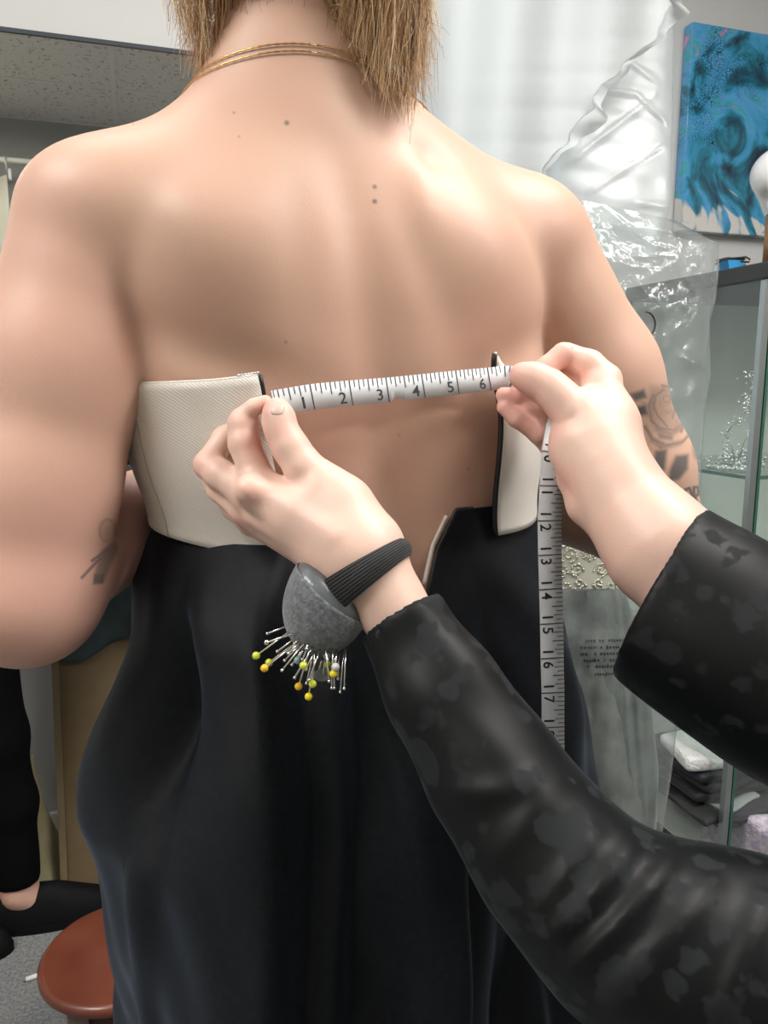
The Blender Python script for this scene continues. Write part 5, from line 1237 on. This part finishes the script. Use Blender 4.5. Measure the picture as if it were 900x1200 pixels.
v_, f_ = sdf_mesh(helper_skin, lo_, hi_, .007); M_sk3 = skin_mat('helper_skin', (.60, .36, .28), (.62, .3, .24))
link('body', new_mesh('body', v_, f_), M_sk3, per)
for f in (f1, f2):
    def shoe(p):
        q = p - f; x, y_, z = q @ U, q @ N, q[:, 2]
        hgt_ = np.interp(x, [-.07, -.05, .02, .08, .14, .19, .205], [.088, .092, .088, .080, .058, .040, .024]); wd_ = np.interp(x, [-.075, -.04, .03, .10, .17, .205], [.026, .036, .040, .046, .040, .02])
        d = np.maximum(np.sqrt((y_/wd_)**2 + (np.maximum(z - .012, 0)/hgt_)**2 + 1e-6) - 1, -10)*.030
        d = smax(d, np.abs(x - .065) - .143, .02); d = smax(d, .004 - z, .004)
        return smax(d, -ell(p, f + U*-.005 + (0, 0, .105), (.050, .036, .030)), .006)
    v_, f__ = sdf_mesh(shoe, f + (-.26, -.26, -.015), f + (.28, .28, .14), .006)
    so = link('shoe', new_mesh('shoe', v_, f__), M_shoe, per)
    rows = [[f + U*(.065 + .146*math.cos(w)) + N*(.046*math.sin(w)*(1 + .12*math.cos(w))) + np.array([0, 0, z]) for w in np.linspace(0, 2*math.pi, 48, endpoint=False)] for z in (0, .016)]
    m_ = MB(); m_.grid(np.array(rows), closed=True); m_.add(rows[0], [tuple(range(48))[::-1]]); m_.add(rows[1], [tuple(range(48))]); m_.build('sole', M_shoe, so)
hcv, hcf = sdf_mesh(lambda p: smax(ell(p, hd + U*.02 + (0, 0, -.005), (.105, .085, .10)), -ell(p, hd + U*.06 - (0, 0, .075), (.085, .085, .085)), .01), hd - .18, hd + .18, .009)
link('hair', new_mesh('hair', hcv, hcf), M_hair[0], per)

# ------------------------------------------------------------------ fitting-room curtain on the far side, seen in the mirror
vb = -(3.0 - .06)
r0, r1 = on_wall(-60, 184, vb), on_wall(48, 189, vb); zr = (r0[2]+r1[2])/2; ar0 = room_ab(r0)[0] - 1.0; ar1 = room_ab(r1)[0] + 1.6
M_rod = mat('cream_rod', (.62, .62, .54), .4); rod = thing('curtain_rod', RW(ar0, 3.0, zr), 'cream curtain rod across the fitting corner reflected in the mirror', 'curtain rod')
MB().tube([RW(ar0, 3.0, zr), RW(ar1, 3.0, zr)], .016, 12).build('pole', M_rod, rod)
for a in (ar0+.02, ar1-.02): MB().tube([RW(a, 3.0, zr), RW(a, 3.25, zr)], .012, 10).build('bracket', M_rod, rod)
a12 = room_ab(on_wall(11, 230, vb))[0]
fc = thing('fitting_curtain', RW(a12-.5, 3.0, 0), 'pale cream curtain hanging from rings on the rod reflected in the mirror', 'curtain')
ztc = on_wall(8, 207, vb)[2]
G = np.array([[RW(a12 - 1.0 + x, 3.0 + .035*math.sin(x*42) + .01*math.sin(x*17), z) for x in np.linspace(0, 1.0, 150)] for z in np.linspace(.1, ztc, 10)])
m_ = MB(); m_.grid(G); m_.build('fabric', mat('cream_curtain', (.52, .50, .40), .8, bump=(150, .2, .001)), fc, solid=.002)
for k in range(7):
    a = room_ab(on_wall(7.5, 195, vb))[0] - k*.15
    MB().tube([RW(a + .004*math.sin(w*2), 3.0 + .034*math.sin(w), zr - .018 + .034*math.cos(w)) for w in np.linspace(0, 2*math.pi, 26)], .0045, 7).build('ring', M_rod, fc)
    MB().rbox(a+.008, a+.022, 2.99, 3.01, ztc-.02, zr-.045).build('clip', mat('clip_white', (.75, .75, .72), .4) if k == 0 else bpy.data.materials['clip_white'], fc)
